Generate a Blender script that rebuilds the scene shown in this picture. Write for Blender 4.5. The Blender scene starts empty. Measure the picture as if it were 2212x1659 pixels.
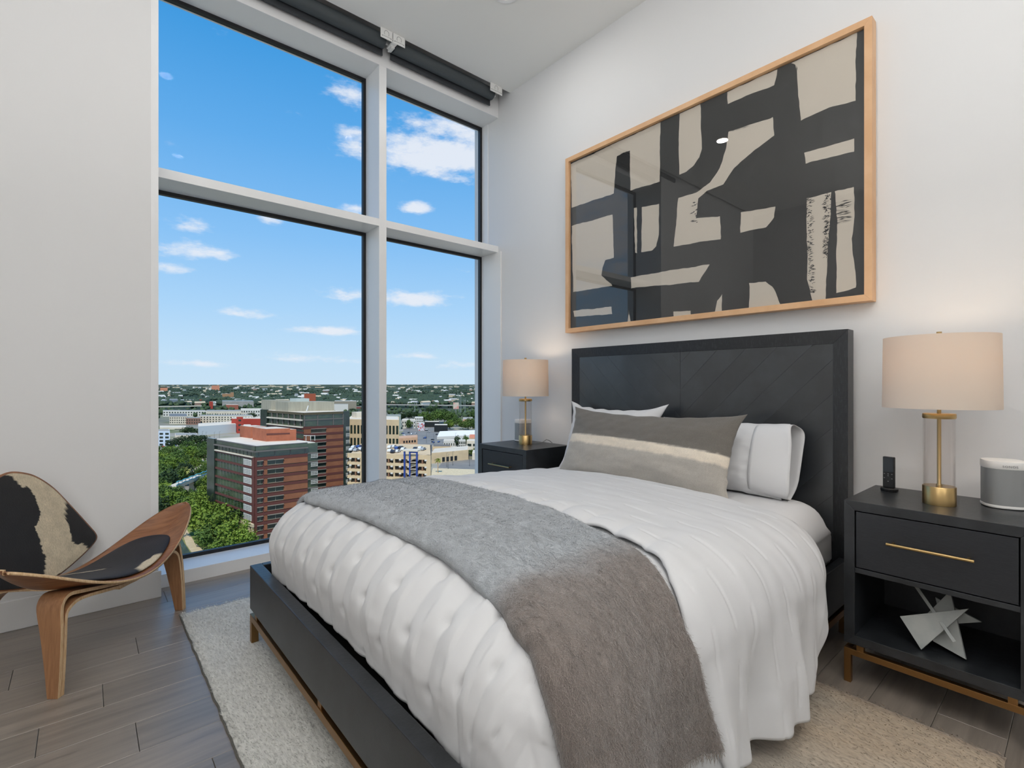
import bpy, bmesh, math, random
import numpy as np
from mathutils import Vector, Matrix, noise as mnoise

random.seed(7)
rng = np.random.default_rng(7)
SC = bpy.context.scene
COL = SC.collection
PI = math.pi
R = math.radians

# ------------------------------------------------------------------ camera
F, CX, CY, H = 1073.0, 1106.0, 830.0, 1.12
YAW = R(40.7)
sf, cf = math.sin(YAW), math.cos(YAW)
cam = bpy.data.cameras.new('camera')
cam.sensor_width = 36.0
cam.lens = F / 2212 * 36.0
cam.clip_start, cam.clip_end = 0.05, 90000
cam_o = bpy.data.objects.new('camera', cam)
cam_o.location = (0, 0, H)
cam_o.rotation_euler = (R(90), 0, -YAW)
COL.objects.link(cam_o)
SC.camera = cam_o

SC.view_settings.view_transform = 'Standard'
SC.view_settings.look = 'None'
SC.view_settings.exposure = 0.0
SC.view_settings.gamma = 1.0
SC.view_settings.use_curve_mapping = False

DOWN_W = 5.0      # each recessed downlight
FILL_UP_W = 33.0     # each added fill uplighter, unseen behind the camera
LAMP_W = 1.6       # each table lamp bulb
SUN_E = 3.4
SKY_E = 1.0

# ------------------------------------------------------------------ sky
CLOUDS = [  # azimuth, elevation (deg, about the camera heading), half sizes (deg), density
    (-8.0, 24.5, 9.5, 2.3, 1.15), (-7.0, 27.0, 5.5, 1.5, 0.97), (-17.5, 25.0, 2.6, 2.0, 0.85), (-18.2, 28.8, 3.0, 1.3, 0.82),
    (-10.5, 19.3, 2.0, 0.9, 0.97), (-33.0, 12.7, 3.6, 0.9, 0.95), (-33.0, 15.0, 3.4, 0.8, 0.79), (-34.5, 10.8, 2.2, 0.6, 0.94),
    (-12.0, 9.6, 8.0, 1.0, 0.89), (-20.0, 5.7, 4.5, 0.6, 0.89), (-28.0, 7.1, 3.2, 0.55, 0.79), (-18.0, 18.5, 2.0, 0.9, 0.76),
    (-26.0, 16.7, 1.8, 0.8, 0.73), (-11.0, 3.2, 3.0, 0.4, 0.82), (-5.0, 2.2, 3.4, 0.5, 0.85), (-24.0, 2.6, 7.0, 0.6, 0.76),
    (-33.0, 2.0, 5.0, 0.4, 0.73),
    (-89.0, 18.0, 15.0, 9.0, 1.1), (-92.0, 6.5, 12.0, 3.0, 0.6), (-76.0, 10.0, 5.0, 2.0, 0.6)]   # the last three are the clouds the photo shows mirrored in the picture glass


def make_world():
    w = bpy.data.worlds.new('sky'); SC.world = w; w.use_nodes = True
    nt = w.node_tree; N = nt.nodes; L = nt.links; N.clear()
    def nd(t, **k):
        n = N.new(t)
        for a, b in k.items(): setattr(n, a, b)
        return n
    def mth(op, a, b=None, c=None):
        n = nd('ShaderNodeMath', operation=op)
        for i, x in enumerate((a, b, c)):
            if x is None: continue
            if isinstance(x, (int, float)): n.inputs[i].default_value = x
            else: L.new(x, n.inputs[i])
        return n.outputs[0]
    tc = nd('ShaderNodeTexCoord'); sep = nd('ShaderNodeSeparateXYZ'); L.new(tc.outputs['Generated'], sep.inputs[0])
    z = sep.outputs[2]
    el = mth('MULTIPLY', mth('ARCSINE', z), 180 / PI)
    # azimuth measured clockwise from +Y, minus the camera heading
    az = mth('SUBTRACT', mth('MULTIPLY', mth('ARCTAN2', sep.outputs[0], sep.outputs[1]), 180 / PI), 40.7)
    ramp = nd('ShaderNodeValToRGB')
    L.new(mth('DIVIDE', mth('MAXIMUM', el, 0.0), 60.0), ramp.inputs[0])
    cr = ramp.color_ramp
    st = [(0, (.60, .775, .93)), (.05, (.56, .765, .955)), (.13, (.42, .68, .965)), (.25, (.25, .545, .93)), (.40, (.125, .42, .85)), (.58, (.036, .305, .735)), (1, (.02, .2, .58))]
    while len(cr.elements) < len(st): cr.elements.new(.5)
    for e, (p, c) in zip(cr.elements, st): e.position = p; e.color = (*c, 1)
    # cloud masks
    nz = nd('ShaderNodeTexNoise'); nz.inputs['Scale'].default_value = 17; nz.inputs['Detail'].default_value = 9; nz.inputs['Roughness'].default_value = .62
    mp = nd('ShaderNodeMapping'); mp.inputs['Scale'].default_value = (1, 1, 2.6); L.new(tc.outputs['Generated'], mp.inputs[0]); L.new(mp.outputs[0], nz.inputs[0])
    nf = nz.outputs['Fac']
    tot = None
    for a0, e0, sa, se, d in CLOUDS:
        qa = mth('DIVIDE', mth('SUBTRACT', az, a0), sa); qe = mth('DIVIDE', mth('SUBTRACT', el, e0), se)
        r2 = mth('MULTIPLY_ADD', qa, qa, mth('MULTIPLY', qe, qe))
        g = mth('MULTIPLY', mth('POWER', 2.718, mth('MULTIPLY', r2, -.8)), d)
        tot = g if tot is None else mth('MAXIMUM', tot, g)
    # a thin general field of small flat clouds all round the sky
    nb = nd('ShaderNodeTexNoise'); nb.inputs['Scale'].default_value = 3.2; nb.inputs['Detail'].default_value = 4
    mp2 = nd('ShaderNodeMapping'); mp2.inputs['Scale'].default_value = (1, 1, 5); mp2.inputs['Location'].default_value = (3.1, 1.7, .4)
    L.new(tc.outputs['Generated'], mp2.inputs[0]); L.new(mp2.outputs[0], nb.inputs[0])
    gen = mth('MULTIPLY', mth('MAXIMUM', mth('SUBTRACT', nb.outputs['Fac'], .56), 0), 3.0)
    tot = mth('MAXIMUM', tot, gen)
    msk = mth('SUBTRACT', mth('MULTIPLY_ADD', nf, 3.4, -1.75), mth('MULTIPLY_ADD', tot, -1.9, .95))
    ms = nd('ShaderNodeMapRange'); ms.interpolation_type = 'SMOOTHSTEP'
    L.new(msk, ms.inputs[0]); ms.inputs[1].default_value = -.25; ms.inputs[2].default_value = .95; ms.inputs[3].default_value = 0; ms.inputs[4].default_value = .93
    mix = nd('ShaderNodeMix', data_type='RGBA'); L.new(ms.outputs[0], mix.inputs[0]); L.new(ramp.outputs[0], mix.inputs[6]); mix.inputs[7].default_value = (.83, .87, .95, 1)
    bg = nd('ShaderNodeBackground'); L.new(mix.outputs[2], bg.inputs[0]); bg.inputs[1].default_value = SKY_E
    out = nd('ShaderNodeOutputWorld'); L.new(bg.outputs[0], out.inputs[0])


make_world()
sun = bpy.data.lights.new('sun', 'SUN'); sun.energy = SUN_E; sun.angle = R(.6); sun.color = (1, .95, .86)
sun_o = bpy.data.objects.new('sun', sun); COL.objects.link(sun_o)
# high sun standing behind the building, a little to the left of the view
sd = Vector((-.35, -.42, .84)).normalized()
sun_o.rotation_euler = sd.to_track_quat('Z', 'Y').to_euler()
sun_o.location = (0, -5, 30)

# ------------------------------------------------------------------ materials
MATS = {}


def mat(name, col, rough=.5, metal=0., col2=None, nscale=5., nstretch=(1, 1, 1), ndetail=5, nlo=.35, nhi=.65, bump=0., bscale=None, bstretch=None,
        coat=0., coat_r=.12, sheen=0., spec=.5, emit=None, rnd=0., rough2=None, geo=False, trans=0., coord='Object'):
    if name in MATS: return MATS[name]
    m = bpy.data.materials.new(name); m.use_nodes = True
    nt = m.node_tree; N = nt.nodes; L = nt.links; b = N['Principled BSDF']
    b.inputs['Base Color'].default_value = (*col, 1); b.inputs['Roughness'].default_value = rough; b.inputs['Metallic'].default_value = metal
    b.inputs['Specular IOR Level'].default_value = spec
    if coat: b.inputs['Coat Weight'].default_value = coat; b.inputs['Coat Roughness'].default_value = coat_r
    if sheen: b.inputs['Sheen Weight'].default_value = sheen; b.inputs['Sheen Roughness'].default_value = .45
    if trans: b.inputs['Transmission Weight'].default_value = trans
    if emit: b.inputs['Emission Color'].default_value = (*emit[0], 1); b.inputs['Emission Strength'].default_value = emit[1]
    vec = None
    if col2 or bump:
        if geo:
            g = N.new('ShaderNodeNewGeometry'); vec = g.outputs['Position']
        else:
            tc = N.new('ShaderNodeTexCoord'); vec = tc.outputs[coord]
    if rnd and vec is not None:
        oi = N.new('ShaderNodeObjectInfo'); va = N.new('ShaderNodeVectorMath'); va.operation = 'SCALE'
        cmb = N.new('ShaderNodeCombineXYZ')
        for i in range(3): L.new(oi.outputs['Random'], cmb.inputs[i])
        L.new(cmb.outputs[0], va.inputs[0]); va.inputs['Scale'].default_value = 37.
        ad = N.new('ShaderNodeVectorMath'); L.new(vec, ad.inputs[0]); L.new(va.outputs[0], ad.inputs[1]); vec = ad.outputs[0]
    def noise(scale, stretch, detail):
        mp = N.new('ShaderNodeMapping'); mp.inputs['Scale'].default_value = stretch; L.new(vec, mp.inputs[0])
        n = N.new('ShaderNodeTexNoise'); n.inputs['Scale'].default_value = scale; n.inputs['Detail'].default_value = detail; n.inputs['Roughness'].default_value = .6
        L.new(mp.outputs[0], n.inputs[0]); return n
    if col2:
        n = noise(nscale, nstretch, ndetail)
        mr = N.new('ShaderNodeMapRange'); L.new(n.outputs['Fac'], mr.inputs[0]); mr.inputs[1].default_value = nlo; mr.inputs[2].default_value = nhi
        mx = N.new('ShaderNodeMix'); mx.data_type = 'RGBA'; L.new(mr.outputs[0], mx.inputs[0])
        mx.inputs[6].default_value = (*col, 1); mx.inputs[7].default_value = (*col2, 1)
        res = mx.outputs[2]
        if rnd:
            hsv = N.new('ShaderNodeHueSaturation'); L.new(res, hsv.inputs['Color'])
            m2 = N.new('ShaderNodeMapRange'); L.new(oi.outputs['Random'], m2.inputs[0]); m2.inputs[3].default_value = 1 - rnd; m2.inputs[4].default_value = 1 + rnd
            L.new(m2.outputs[0], hsv.inputs['Value']); res = hsv.outputs[0]
        L.new(res, b.inputs['Base Color'])
        if rough2 is not None:
            m3 = N.new('ShaderNodeMapRange'); L.new(n.outputs['Fac'], m3.inputs[0]); m3.inputs[1].default_value = nlo; m3.inputs[2].default_value = nhi; m3.inputs[3].default_value = rough; m3.inputs[4].default_value = rough2
            L.new(m3.outputs[0], b.inputs['Roughness'])
    if bump:
        n2 = noise(bscale or nscale, bstretch or nstretch, 6)
        bp = N.new('ShaderNodeBump'); bp.inputs['Strength'].default_value = bump; bp.inputs['Distance'].default_value = .01
        L.new(n2.outputs['Fac'], bp.inputs['Height']); L.new(bp.outputs[0], b.inputs['Normal'])
    MATS[name] = m
    return m


def clear_glass(name, tint=(1, 1, 1), refl=1.0, ior=1.5):
    if name in MATS: return MATS[name]
    m = bpy.data.materials.new(name); m.use_nodes = True
    nt = m.node_tree; N = nt.nodes; L = nt.links; N.clear()
    t = N.new('ShaderNodeBsdfTransparent'); t.inputs[0].default_value = (*tint, 1)
    g = N.new('ShaderNodeBsdfGlossy'); g.inputs['Roughness'].default_value = .0
    fr = N.new('ShaderNodeFresnel')
    # the same reflectance on both faces of the thin pane
    ge = N.new('ShaderNodeNewGeometry'); mi = N.new('ShaderNodeMapRange'); L.new(ge.outputs['Backfacing'], mi.inputs[0]); mi.inputs[3].default_value = ior; mi.inputs[4].default_value = 1 / ior
    L.new(mi.outputs[0], fr.inputs[0])
    mu = N.new('ShaderNodeMath'); mu.operation = 'MULTIPLY'; L.new(fr.outputs[0], mu.inputs[0]); mu.inputs[1].default_value = refl
    mx = N.new('ShaderNodeMixShader'); L.new(mu.outputs[0], mx.inputs[0]); L.new(t.outputs[0], mx.inputs[1]); L.new(g.outputs[0], mx.inputs[2])
    o = N.new('ShaderNodeOutputMaterial'); L.new(mx.outputs[0], o.inputs[0])
    MATS[name] = m
    return m


def attr_mat(name, rough=.8, bump=.3, bscale=300, bstretch=(1, 1, 1), sheen=0., attr='Col'):
    """material whose colour is the pattern stored on the mesh (hide patches, ombre dye)"""
    if name in MATS: return MATS[name]
    m = bpy.data.materials.new(name); m.use_nodes = True
    nt = m.node_tree; N = nt.nodes; L = nt.links; b = N['Principled BSDF']
    a = N.new('ShaderNodeAttribute'); a.attribute_name = attr
    tc = N.new('ShaderNodeTexCoord'); mp = N.new('ShaderNodeMapping'); mp.inputs['Scale'].default_value = bstretch; L.new(tc.outputs['Object'], mp.inputs[0])
    n = N.new('ShaderNodeTexNoise'); n.inputs['Scale'].default_value = bscale; n.inputs['Detail'].default_value = 4; L.new(mp.outputs[0], n.inputs[0])
    mr = N.new('ShaderNodeMapRange'); L.new(n.outputs['Fac'], mr.inputs[0]); mr.inputs[1].default_value = .3; mr.inputs[2].default_value = .7; mr.inputs[3].default_value = .82; mr.inputs[4].default_value = 1.15
    mx = N.new('ShaderNodeVectorMath'); mx.operation = 'SCALE'; L.new(a.outputs['Color'], mx.inputs[0]); L.new(mr.outputs[0], mx.inputs['Scale'])
    L.new(mx.outputs[0], b.inputs['Base Color'])
    b.inputs['Roughness'].default_value = rough
    if sheen: b.inputs['Sheen Weight'].default_value = sheen
    bp = N.new('ShaderNodeBump'); bp.inputs['Strength'].default_value = bump; bp.inputs['Distance'].default_value = .003
    L.new(n.outputs['Fac'], bp.inputs['Height']); L.new(bp.outputs[0], b.inputs['Normal'])
    MATS[name] = m
    return m


def srgb(r, g, b):
    f = lambda c: (c / 255 / 12.92) if c <= 10 else ((c / 255 + .055) / 1.055) ** 2.4
    return (f(r), f(g), f(b))


# ------------------------------------------------------------------ mesh helpers
ORG = {}


def org(o):
    return ORG.get(o.name, Vector((0, 0, 0))) if o else Vector((0, 0, 0))


class MB:
    def __init__(s): s.v = []; s.f = []; s.m = []
    def add(s, vs, fs, mi=0):
        k = len(s.v); s.v += [tuple(p) for p in vs]; s.f += [tuple(i + k for i in q) for q in fs]; s.m += [mi] * len(fs); return s
    def box(s, x0, x1, y0, y1, z0, z1, mi=0):
        return s.add([(x0, y0, z0), (x1, y0, z0), (x1, y1, z0), (x0, y1, z0), (x0, y0, z1), (x1, y0, z1), (x1, y1, z1), (x0, y1, z1)],
                     [(3, 2, 1, 0), (4, 5, 6, 7), (0, 1, 5, 4), (1, 2, 6, 5), (2, 3, 7, 6), (3, 0, 4, 7)], mi)
    def hexa(s, p, mi=0):
        return s.add(p, [(3, 2, 1, 0), (4, 5, 6, 7), (0, 1, 5, 4), (1, 2, 6, 5), (2, 3, 7, 6), (3, 0, 4, 7)], mi)
    def prism(s, poly, z0, z1, mi=0, mtop=None):
        n = len(poly)
        area = sum(poly[i][0] * poly[(i + 1) % n][1] - poly[(i + 1) % n][0] * poly[i][1] for i in range(n))
        if area < 0: poly = poly[::-1]
        vs = [(x, y, z0) for x, y in poly] + [(x, y, z1) for x, y in poly]
        s.add(vs, [(i, (i + 1) % n, n + (i + 1) % n, n + i) for i in range(n)] + [tuple(range(n - 1, -1, -1))], mi)
        return s.add(vs[n:], [tuple(range(n))], mi if mtop is None else mtop)
    def lathe(s, prof, c=(0, 0, 0), seg=40, mi=0, close=False):
        k = []
        for r, z in prof:
            for i in range(seg):
                a = 2 * PI * i / seg; k.append((c[0] + r * math.cos(a), c[1] + r * math.sin(a), c[2] + z))
        n = len(prof); fs = []
        for j in range(n - 1 + (1 if close else 0)):
            for i in range(seg):
                a, b = j * seg + i, j * seg + (i + 1) % seg; j2 = (j + 1) % n
                fs.append((a, b, j2 * seg + (i + 1) % seg, j2 * seg + i))
        if not close:
            if prof[0][0] > 1e-6: fs.append(tuple(range(seg - 1, -1, -1)))
            if prof[-1][0] > 1e-6: fs.append(tuple((n - 1) * seg + i for i in range(seg)))
        return s.add(k, fs, mi)
    def tube(s, pts, r, seg=8, mi=0):
        pts = [Vector(p) for p in pts]; n = len(pts); vs = []
        rr = r if isinstance(r, (list, tuple)) else [r] * n
        for i, p in enumerate(pts):
            t = (pts[min(i + 1, n - 1)] - pts[max(i - 1, 0)]).normalized()
            a = t.orthogonal().normalized() if i == 0 else (a - t * a.dot(t)).normalized()
            b = t.cross(a)
            for k in range(seg):
                q = 2 * PI * k / seg; vs.append(p + (a * math.cos(q) + b * math.sin(q)) * rr[i])
        fs = [(i * seg + k, i * seg + (k + 1) % seg, (i + 1) * seg + (k + 1) % seg, (i + 1) * seg + k) for i in range(n - 1) for k in range(seg)]
        fs += [tuple(range(seg - 1, -1, -1)), tuple((n - 1) * seg + k for k in range(seg))]
        return s.add(vs, fs, mi)
    def ring(s, sec, path, mi=0):
        """sweep of ready-made sections (equal vertex counts), capped"""
        m = len(sec[0]); k = [p for q in sec for p in q]; n = len(sec)
        fs = [(i * m + j, i * m + (j + 1) % m, (i + 1) * m + (j + 1) % m, (i + 1) * m + j) for i in range(n - 1) for j in range(m)]
        fs += [tuple(range(m - 1, -1, -1)), tuple((n - 1) * m + j for j in range(m))]
        return s.add(k, fs, mi)
    def build(s, name, mats, parent=None, smooth=False, bevel=0., angle=40):
        if not isinstance(mats, (list, tuple)): mats = [mats]
        o0 = org(parent)
        me = bpy.data.meshes.new(name)
        me.from_pydata([(x - o0.x, y - o0.y, z - o0.z) for x, y, z in s.v], [], s.f)
        for m in mats: me.materials.append(m)
        if len(mats) > 1: me.polygons.foreach_set('material_index', s.m)
        o = bpy.data.objects.new(name, me); COL.objects.link(o)
        if parent: o.parent = parent
        ORG[o.name] = o0
        me.validate()
        if smooth:
            me.shade_smooth() if hasattr(me, 'shade_smooth') else None
            try: me.set_sharp_from_angle(angle=R(angle))
            except Exception: pass
        if bevel:
            b = o.modifiers.new('edge', 'BEVEL'); b.width = bevel; b.segments = 2; b.limit_method = 'ANGLE'; b.angle_limit = R(50)
        return o


def np_mesh(name, verts, faces, m, parent=None, smooth=True):
    """verts (n,3) array, faces (k,3|4) array"""
    me = bpy.data.meshes.new(name)
    o0 = org(parent); verts = np.asarray(verts, dtype=np.float32) - np.array(o0, dtype=np.float32)
    faces = np.asarray(faces, dtype=np.int32); k = faces.shape[1]
    me.vertices.add(len(verts)); me.vertices.foreach_set('co', verts.ravel())
    me.loops.add(faces.size); me.loops.foreach_set('vertex_index', faces.ravel())
    me.polygons.add(len(faces)); me.polygons.foreach_set('loop_start', np.arange(0, faces.size, k, dtype=np.int32)); me.polygons.foreach_set('loop_total', np.full(len(faces), k, dtype=np.int32))
    if smooth: me.polygons.foreach_set('use_smooth', np.ones(len(faces), dtype=bool))
    me.update(calc_edges=True); me.validate()
    for q in (m if isinstance(m, (list, tuple)) else [m]): me.materials.append(q)
    o = bpy.data.objects.new(name, me); COL.objects.link(o)
    if parent: o.parent = parent
    ORG[o.name] = o0
    return o


def grid_faces(nu, nv):
    i = np.arange(nu - 1)[:, None] * nv + np.arange(nv - 1)[None, :]
    return np.stack([i, i + nv, i + nv + 1, i + 1], -1).reshape(-1, 4)


def tag(o, label=None, cat=None, group=None, kind=None):
    if label: o['label'] = label
    if cat: o['category'] = cat
    if group: o['group'] = group
    if kind: o['kind'] = kind
    return o


def thing(name, loc, label, cat, group=None, rz=0):
    o = bpy.data.objects.new(name, None); COL.objects.link(o); o.location = loc; o.rotation_euler.z = rz
    o.empty_display_size = .1
    ORG[o.name] = Vector(loc)
    return tag(o, label, cat, group)


def copy_tree(o, parent=None):
    c = o.copy(); COL.objects.link(c)
    if parent: c.parent = parent
    for ch in list(o.children): copy_tree(ch, c)
    return c


def struct(o): o['kind'] = 'structure'; return o


# ------------------------------------------------------------------ pixel to point (2212 x 1659 frame, level camera)
def ray(u, v):
    t = (u - CX) / F
    return Vector((sf + cf * t, cf - sf * t, (CY - v) / F))
def at(u, v, depth): return Vector((0, 0, H)) + ray(u, v) * depth
GZ = -68.4
def G(u, v, z=GZ):
    a = ray(u, v); return Vector((0, 0, H)) + a * ((z - H) / a.z)
def gdepth(v): return (H - GZ) * F / (v - CY)


# ------------------------------------------------------------------ shared materials
white_paint = mat('white_wall_paint', (.765, .765, .765), .6, spec=.25)
ceil_paint = mat('ceiling_paint', (.87, .87, .845), .75, spec=.2)
trim_paint = mat('white_trim_paint', (.82, .825, .83), .35)
frame_white = mat('white_frame_metal', (.83, .835, .84), .32, spec=.4)
gasket_m = mat('black_gasket', (.006, .006, .007), .45)
black_wood = mat('black_wood', (.010, .0115, .0135), .40, col2=(.023, .026, .030), nscale=9, nstretch=(1, 1, 1), ndetail=8, bump=.12, bscale=60, bstretch=(1, 1, 12), spec=.55, coat=.12)
black_wood_h = mat('black_wood_sawn', (.012, .0135, .016), .34, col2=(.04, .044, .05), nscale=14, nstretch=(14, 14, 2), nlo=.5, nhi=.8, bump=.35, bscale=30, bstretch=(4, 1, 30), spec=.6, coat=.15)
brass = mat('brushed_brass', (.52, .36, .16), .28, 1., bump=.02, bscale=60, bstretch=(1, 1, 20))
bronze = mat('bronze_frame_metal', (.30, .165, .065), .42, 1.)
linen_white = mat('white_cotton', (.65, .652, .662), .85, bump=.05, bscale=420, sheen=.15, spec=.2)
sheet_white = mat('white_sheet_cotton', (.68, .68, .69), .8, bump=.04, bscale=600, spec=.2)
pane_m = clear_glass('clear_window_glass', (.985, .99, .99), .03)
# ================================================================== ROOM
XW, YL, YS, YG = 2.70, 3.20, 3.32, 3.54     # art wall, pier face, window frame front, glass line
CZ, CE = 3.555, 3.16                        # ceiling height and its edge before the blind pocket
XB, YB = -2.1, -2.4                         # walls behind the camera

floor = struct(MB().box(XB, XW + .3, YB, YG + .1, -.2, -.018).build('floor', mat('subfloor', (.05, .045, .04), .9)))
plank_m = mat('grey_brown_plank', srgb(108, 100, 92), .46, col2=srgb(142, 131, 120), nscale=2.6, nstretch=(1.0, 15, 1), ndetail=9, nlo=.3, nhi=.72, bump=.1, bscale=6, bstretch=(1.2, 40, 1), rnd=.13, rough2=.55, coat=.9, coat_r=.32, spec=.7)
JO = {2.575: [-.212, .17, 1.35], 2.403: [-1.05, .62, 1.9], 2.231: [-1.2, .05, 1.3], 2.059: [-.113, .95], 1.887: [.127, 1.4], 2.747: [-.9, .7, 1.8]}
k = 0
y = 1.887 - .172 * 25
while y < YS:
    key = min(JO, key=lambda q: abs(q - y))
    js = JO[key] if abs(key - y) < .02 else None
    if js is None:
        x = XB + random.uniform(.3, 1.4); js = []
        while x < XW - .3: js.append(x); x += random.uniform(.9, 1.8)
    xs = [XB] + sorted(js) + [XW]
    for a, b in zip(xs, xs[1:]):
        if b - a < .02: continue
        y1 = min(y + .172, YS + .01)
        cx_, cy_ = (a + b) / 2, (y + y1) / 2
        p = MB().box(a - cx_ + .0008, b - cx_ - .0008, y - cy_ + .0006, y1 - cy_ - .0006, -.018, 0).build('plank', plank_m)
        p.location = (cx_, cy_, 0); p.parent = floor
        bv = p.modifiers.new('edge', 'BEVEL'); bv.width = .0008; bv.segments = 1
    y += .172

struct(MB().box(XW, XW + .2, YB - .2, YG + .12, -.2, 4.2).build('wall_right', white_paint))
struct(MB().box(XB - .2, .293, YL, YG + .12, -.2, 4.2).build('wall_left', white_paint))
struct(MB().box(XB - .2, XB, YB - .2, YL, -.2, 4.2).build('wall_side', white_paint))
struct(MB().box(XB, XW, YB - .2, YB, -.2, 4.2).build('wall_rear', white_paint))
cl = struct(MB().box(XB, XW, YB, CE, CZ, CZ + .35).box(XB, XW, CE, YG + .1, CZ + .3, CZ + .5).build('ceiling', ceil_paint))
struct(MB().box(XB, .306, YL - .015, YL, 0, .138).build('baseboard_left', trim_paint, bevel=.003))
struct(MB().box(XW - .013, XW, YB, YS - .002, 0, .138).build('baseboard_right', trim_paint, bevel=.003))
struct(MB().box(.262, .2945, YL - .002, YL, .14, CZ + .2).build('trim_1', trim_paint))

win = struct(MB().box(.2, XW, YS, YG + .08, 0, .072).build('window_1', frame_white))      # sill piece
tag(win, 'deep white sill of the tall window')
x0, x1, m0, m1, t0, t1, zt = .2, XW, 1.60, 1.657, 2.253, 2.306, 3.41
MB().box(m0, m1, YS, YG + .08, .072, zt).build('mullion', frame_white, win, bevel=.0015)
MB().box(x0, m0, YS, YG + .08, t0, t1).build('transom', frame_white, win, bevel=.0015)
MB().box(m1, x1, YS, YG + .08, t0, t1).build('transom', frame_white, win, bevel=.0015)
MB().box(x0, x1, YS, YG + .08, zt, CZ + .3).build('header', frame_white, win, bevel=.0015)
MB().box(XW - .012, XW, 3.275, YG + .08, .072, t0).build('side_lining', frame_white, win, bevel=.0015)
MB().box(XW - .006, XW, 3.46, YG + .08, t1, zt).build('side_lining', frame_white, win)
for (a, b) in ((.28, m0), (m1, XW - .008)):
    for (c, d) in ((.072, t0), (t1, zt)):
        g = .022
        gk = MB()
        gk.box(a, b, YG, YG + .03, c, c + g).box(a, b, YG, YG + .03, d - g, d).box(a, a + g, YG, YG + .03, c + g, d - g).box(b - g, b, YG, YG + .03, c + g, d - g)
        gk.build('gasket', gasket_m, win)
        MB().box(a + g, b - g, YG + .018, YG + .024, c + g, d - g).build('pane', pane_m, win)

# ------------------------------------------------------------------ roller blinds
blind_m = mat('charcoal_blind_fabric', srgb(66, 72, 75), .7, bump=.08, bscale=500)
blind_d = mat('charcoal_hem_fabric', srgb(56, 59, 63), .75, bump=.08, bscale=500)
cover_m = mat('white_plastic', (.78, .78, .76), .4)
for nm, a, b, lab in (('l', .0, 1.605, 'long charcoal roller blind above the wide window pane'), ('r', 1.665, 2.576, 'short charcoal roller blind above the narrow window pane')):
    t = thing('roller_blind', ((a + b) / 2, 3.235, CZ + .02), lab, 'blind', 'roller blinds in the ceiling pocket')
    pr = [(3.235 + .046 * math.cos(q), 3.525 + .046 * math.sin(q)) for q in np.linspace(0, 2 * PI, 36, endpoint=False)]
    n = len(pr)
    MB().add([(a, yy, zz) for yy, zz in pr] + [(b - .012, yy, zz) for yy, zz in pr], [(i, n + i, n + (i + 1) % n, (i + 1) % n) for i in range(n)] + [tuple(range(n)), tuple(range(2 * n - 1, n - 1, -1))]).build('roll', blind_m, t, smooth=True)
    MB().box(a, b, 3.277, 3.281, 3.468, 3.53).build('fabric', blind_d, t)
    MB().box(a, b, 3.273, 3.285, 3.452, 3.470).build('hem_bar', blind_d, t, bevel=.003)
    MB().tube([(a - .02, 3.235, 3.525), (b + .02, 3.235, 3.525)], .012, 10).build('axle', cover_m, t)
    # plates
def bracket(x0, x1, hook, lab):
    t = thing('blind_bracket', ((x0 + x1) / 2, 3.15, CZ), lab, 'bracket')
    MB().box(x0, x1, 3.146, 3.150, CZ - .068, CZ).build('cover_plate', cover_m, t, bevel=.0015)
    sg = MB()
    c = ((x0 + x1) / 2, CZ - .03)
    pts = [(c[0] + .017 * math.cos(q), 3.1455, c[1] + .02 * math.sin(q)) for q in np.linspace(-.6, 3.7, 14)]
    sg.tube(pts, .0016, 5)
    sg.tube([(x0 + .008, 3.1455, CZ - .052), (x1 - .008, 3.1455, CZ - .052)], .0013, 5)
    for xx in (x0 + .012, x1 - .012): sg.box(xx - .003, xx + .003, 3.1445, 3.147, CZ - .058, CZ - .051)
    sg.build('slot_mark', mat('grey_slot', (.35, .35, .34), .6), t)
    if hook:
        hk = MB()
        for i in range(3):
            q = 1.622 + i * .0095
            hk.box(q, q + .006, 3.175, 3.232, 3.463 + i * .003, 3.492 + i * .002)
        hk.box(1.615, 1.652, 3.15, 3.235, 3.485, 3.497)
        hk.build('hook', cover_m, t, bevel=.001)
bracket(1.527, 1.616, True, 'white blind bracket plate above the mullion, beside the long blind')
bracket(1.620, 1.712, False, 'white blind bracket plate above the mullion, beside the short blind')
bracket(2.477, 2.60, False, 'white blind bracket plate in the corner next to the art wall')

# ------------------------------------------------------------------ recessed downlights
first = None
glow = mat('lamp_lens', (1, .95, .88), .5, emit=((1, .80, .62), 1.6))
spots = [(.48, 2.385), (1.99, 2.37), (.75, .8), (.1, -.3), (1.2, -.9), (-.9, -1.2)]  # the last four are added out of view to brighten the room
names = ['recessed round downlight nearest the window pane, mirrored in the art glass', 'recessed round downlight in the ceiling over the bed, at the top of the photo']
for i, (x, y) in enumerate(spots):
    lab = names[i] if i < 2 else 'added unseen fill downlight in the ceiling above and behind the camera'
    t = thing('ceiling_downlight', (x, y, CZ), lab, 'ceiling light', None if i < 2 else 'added fill downlights out of the frame')
    if first is None:
        MB().lathe([(.052, -.004), (.078, -.006), (.080, -.002), (.078, 0), (.052, 0)], (x, y, CZ), 40, close=True).build('trim_ring', trim_paint, t, smooth=True)
        MB().lathe([(.0001, -.002), (.052, -.002), (.052, -.0005), (.0001, -.0005)], (x, y, CZ), 32).build('lens', glow, t)
        first = t
    else:
        for ch in first.children:
            c = ch.copy(); COL.objects.link(c); c.parent = t
    li = bpy.data.lights.new('downlight', 'AREA'); li.shape = 'DISK'; li.size = .10; li.energy = DOWN_W * (.45 if i < 2 else 1); li.color = (1, .98, .955)
    lo = bpy.data.objects.new('bulb', li); COL.objects.link(lo); lo.parent = t; lo.location = (0, 0, -.012)

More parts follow.
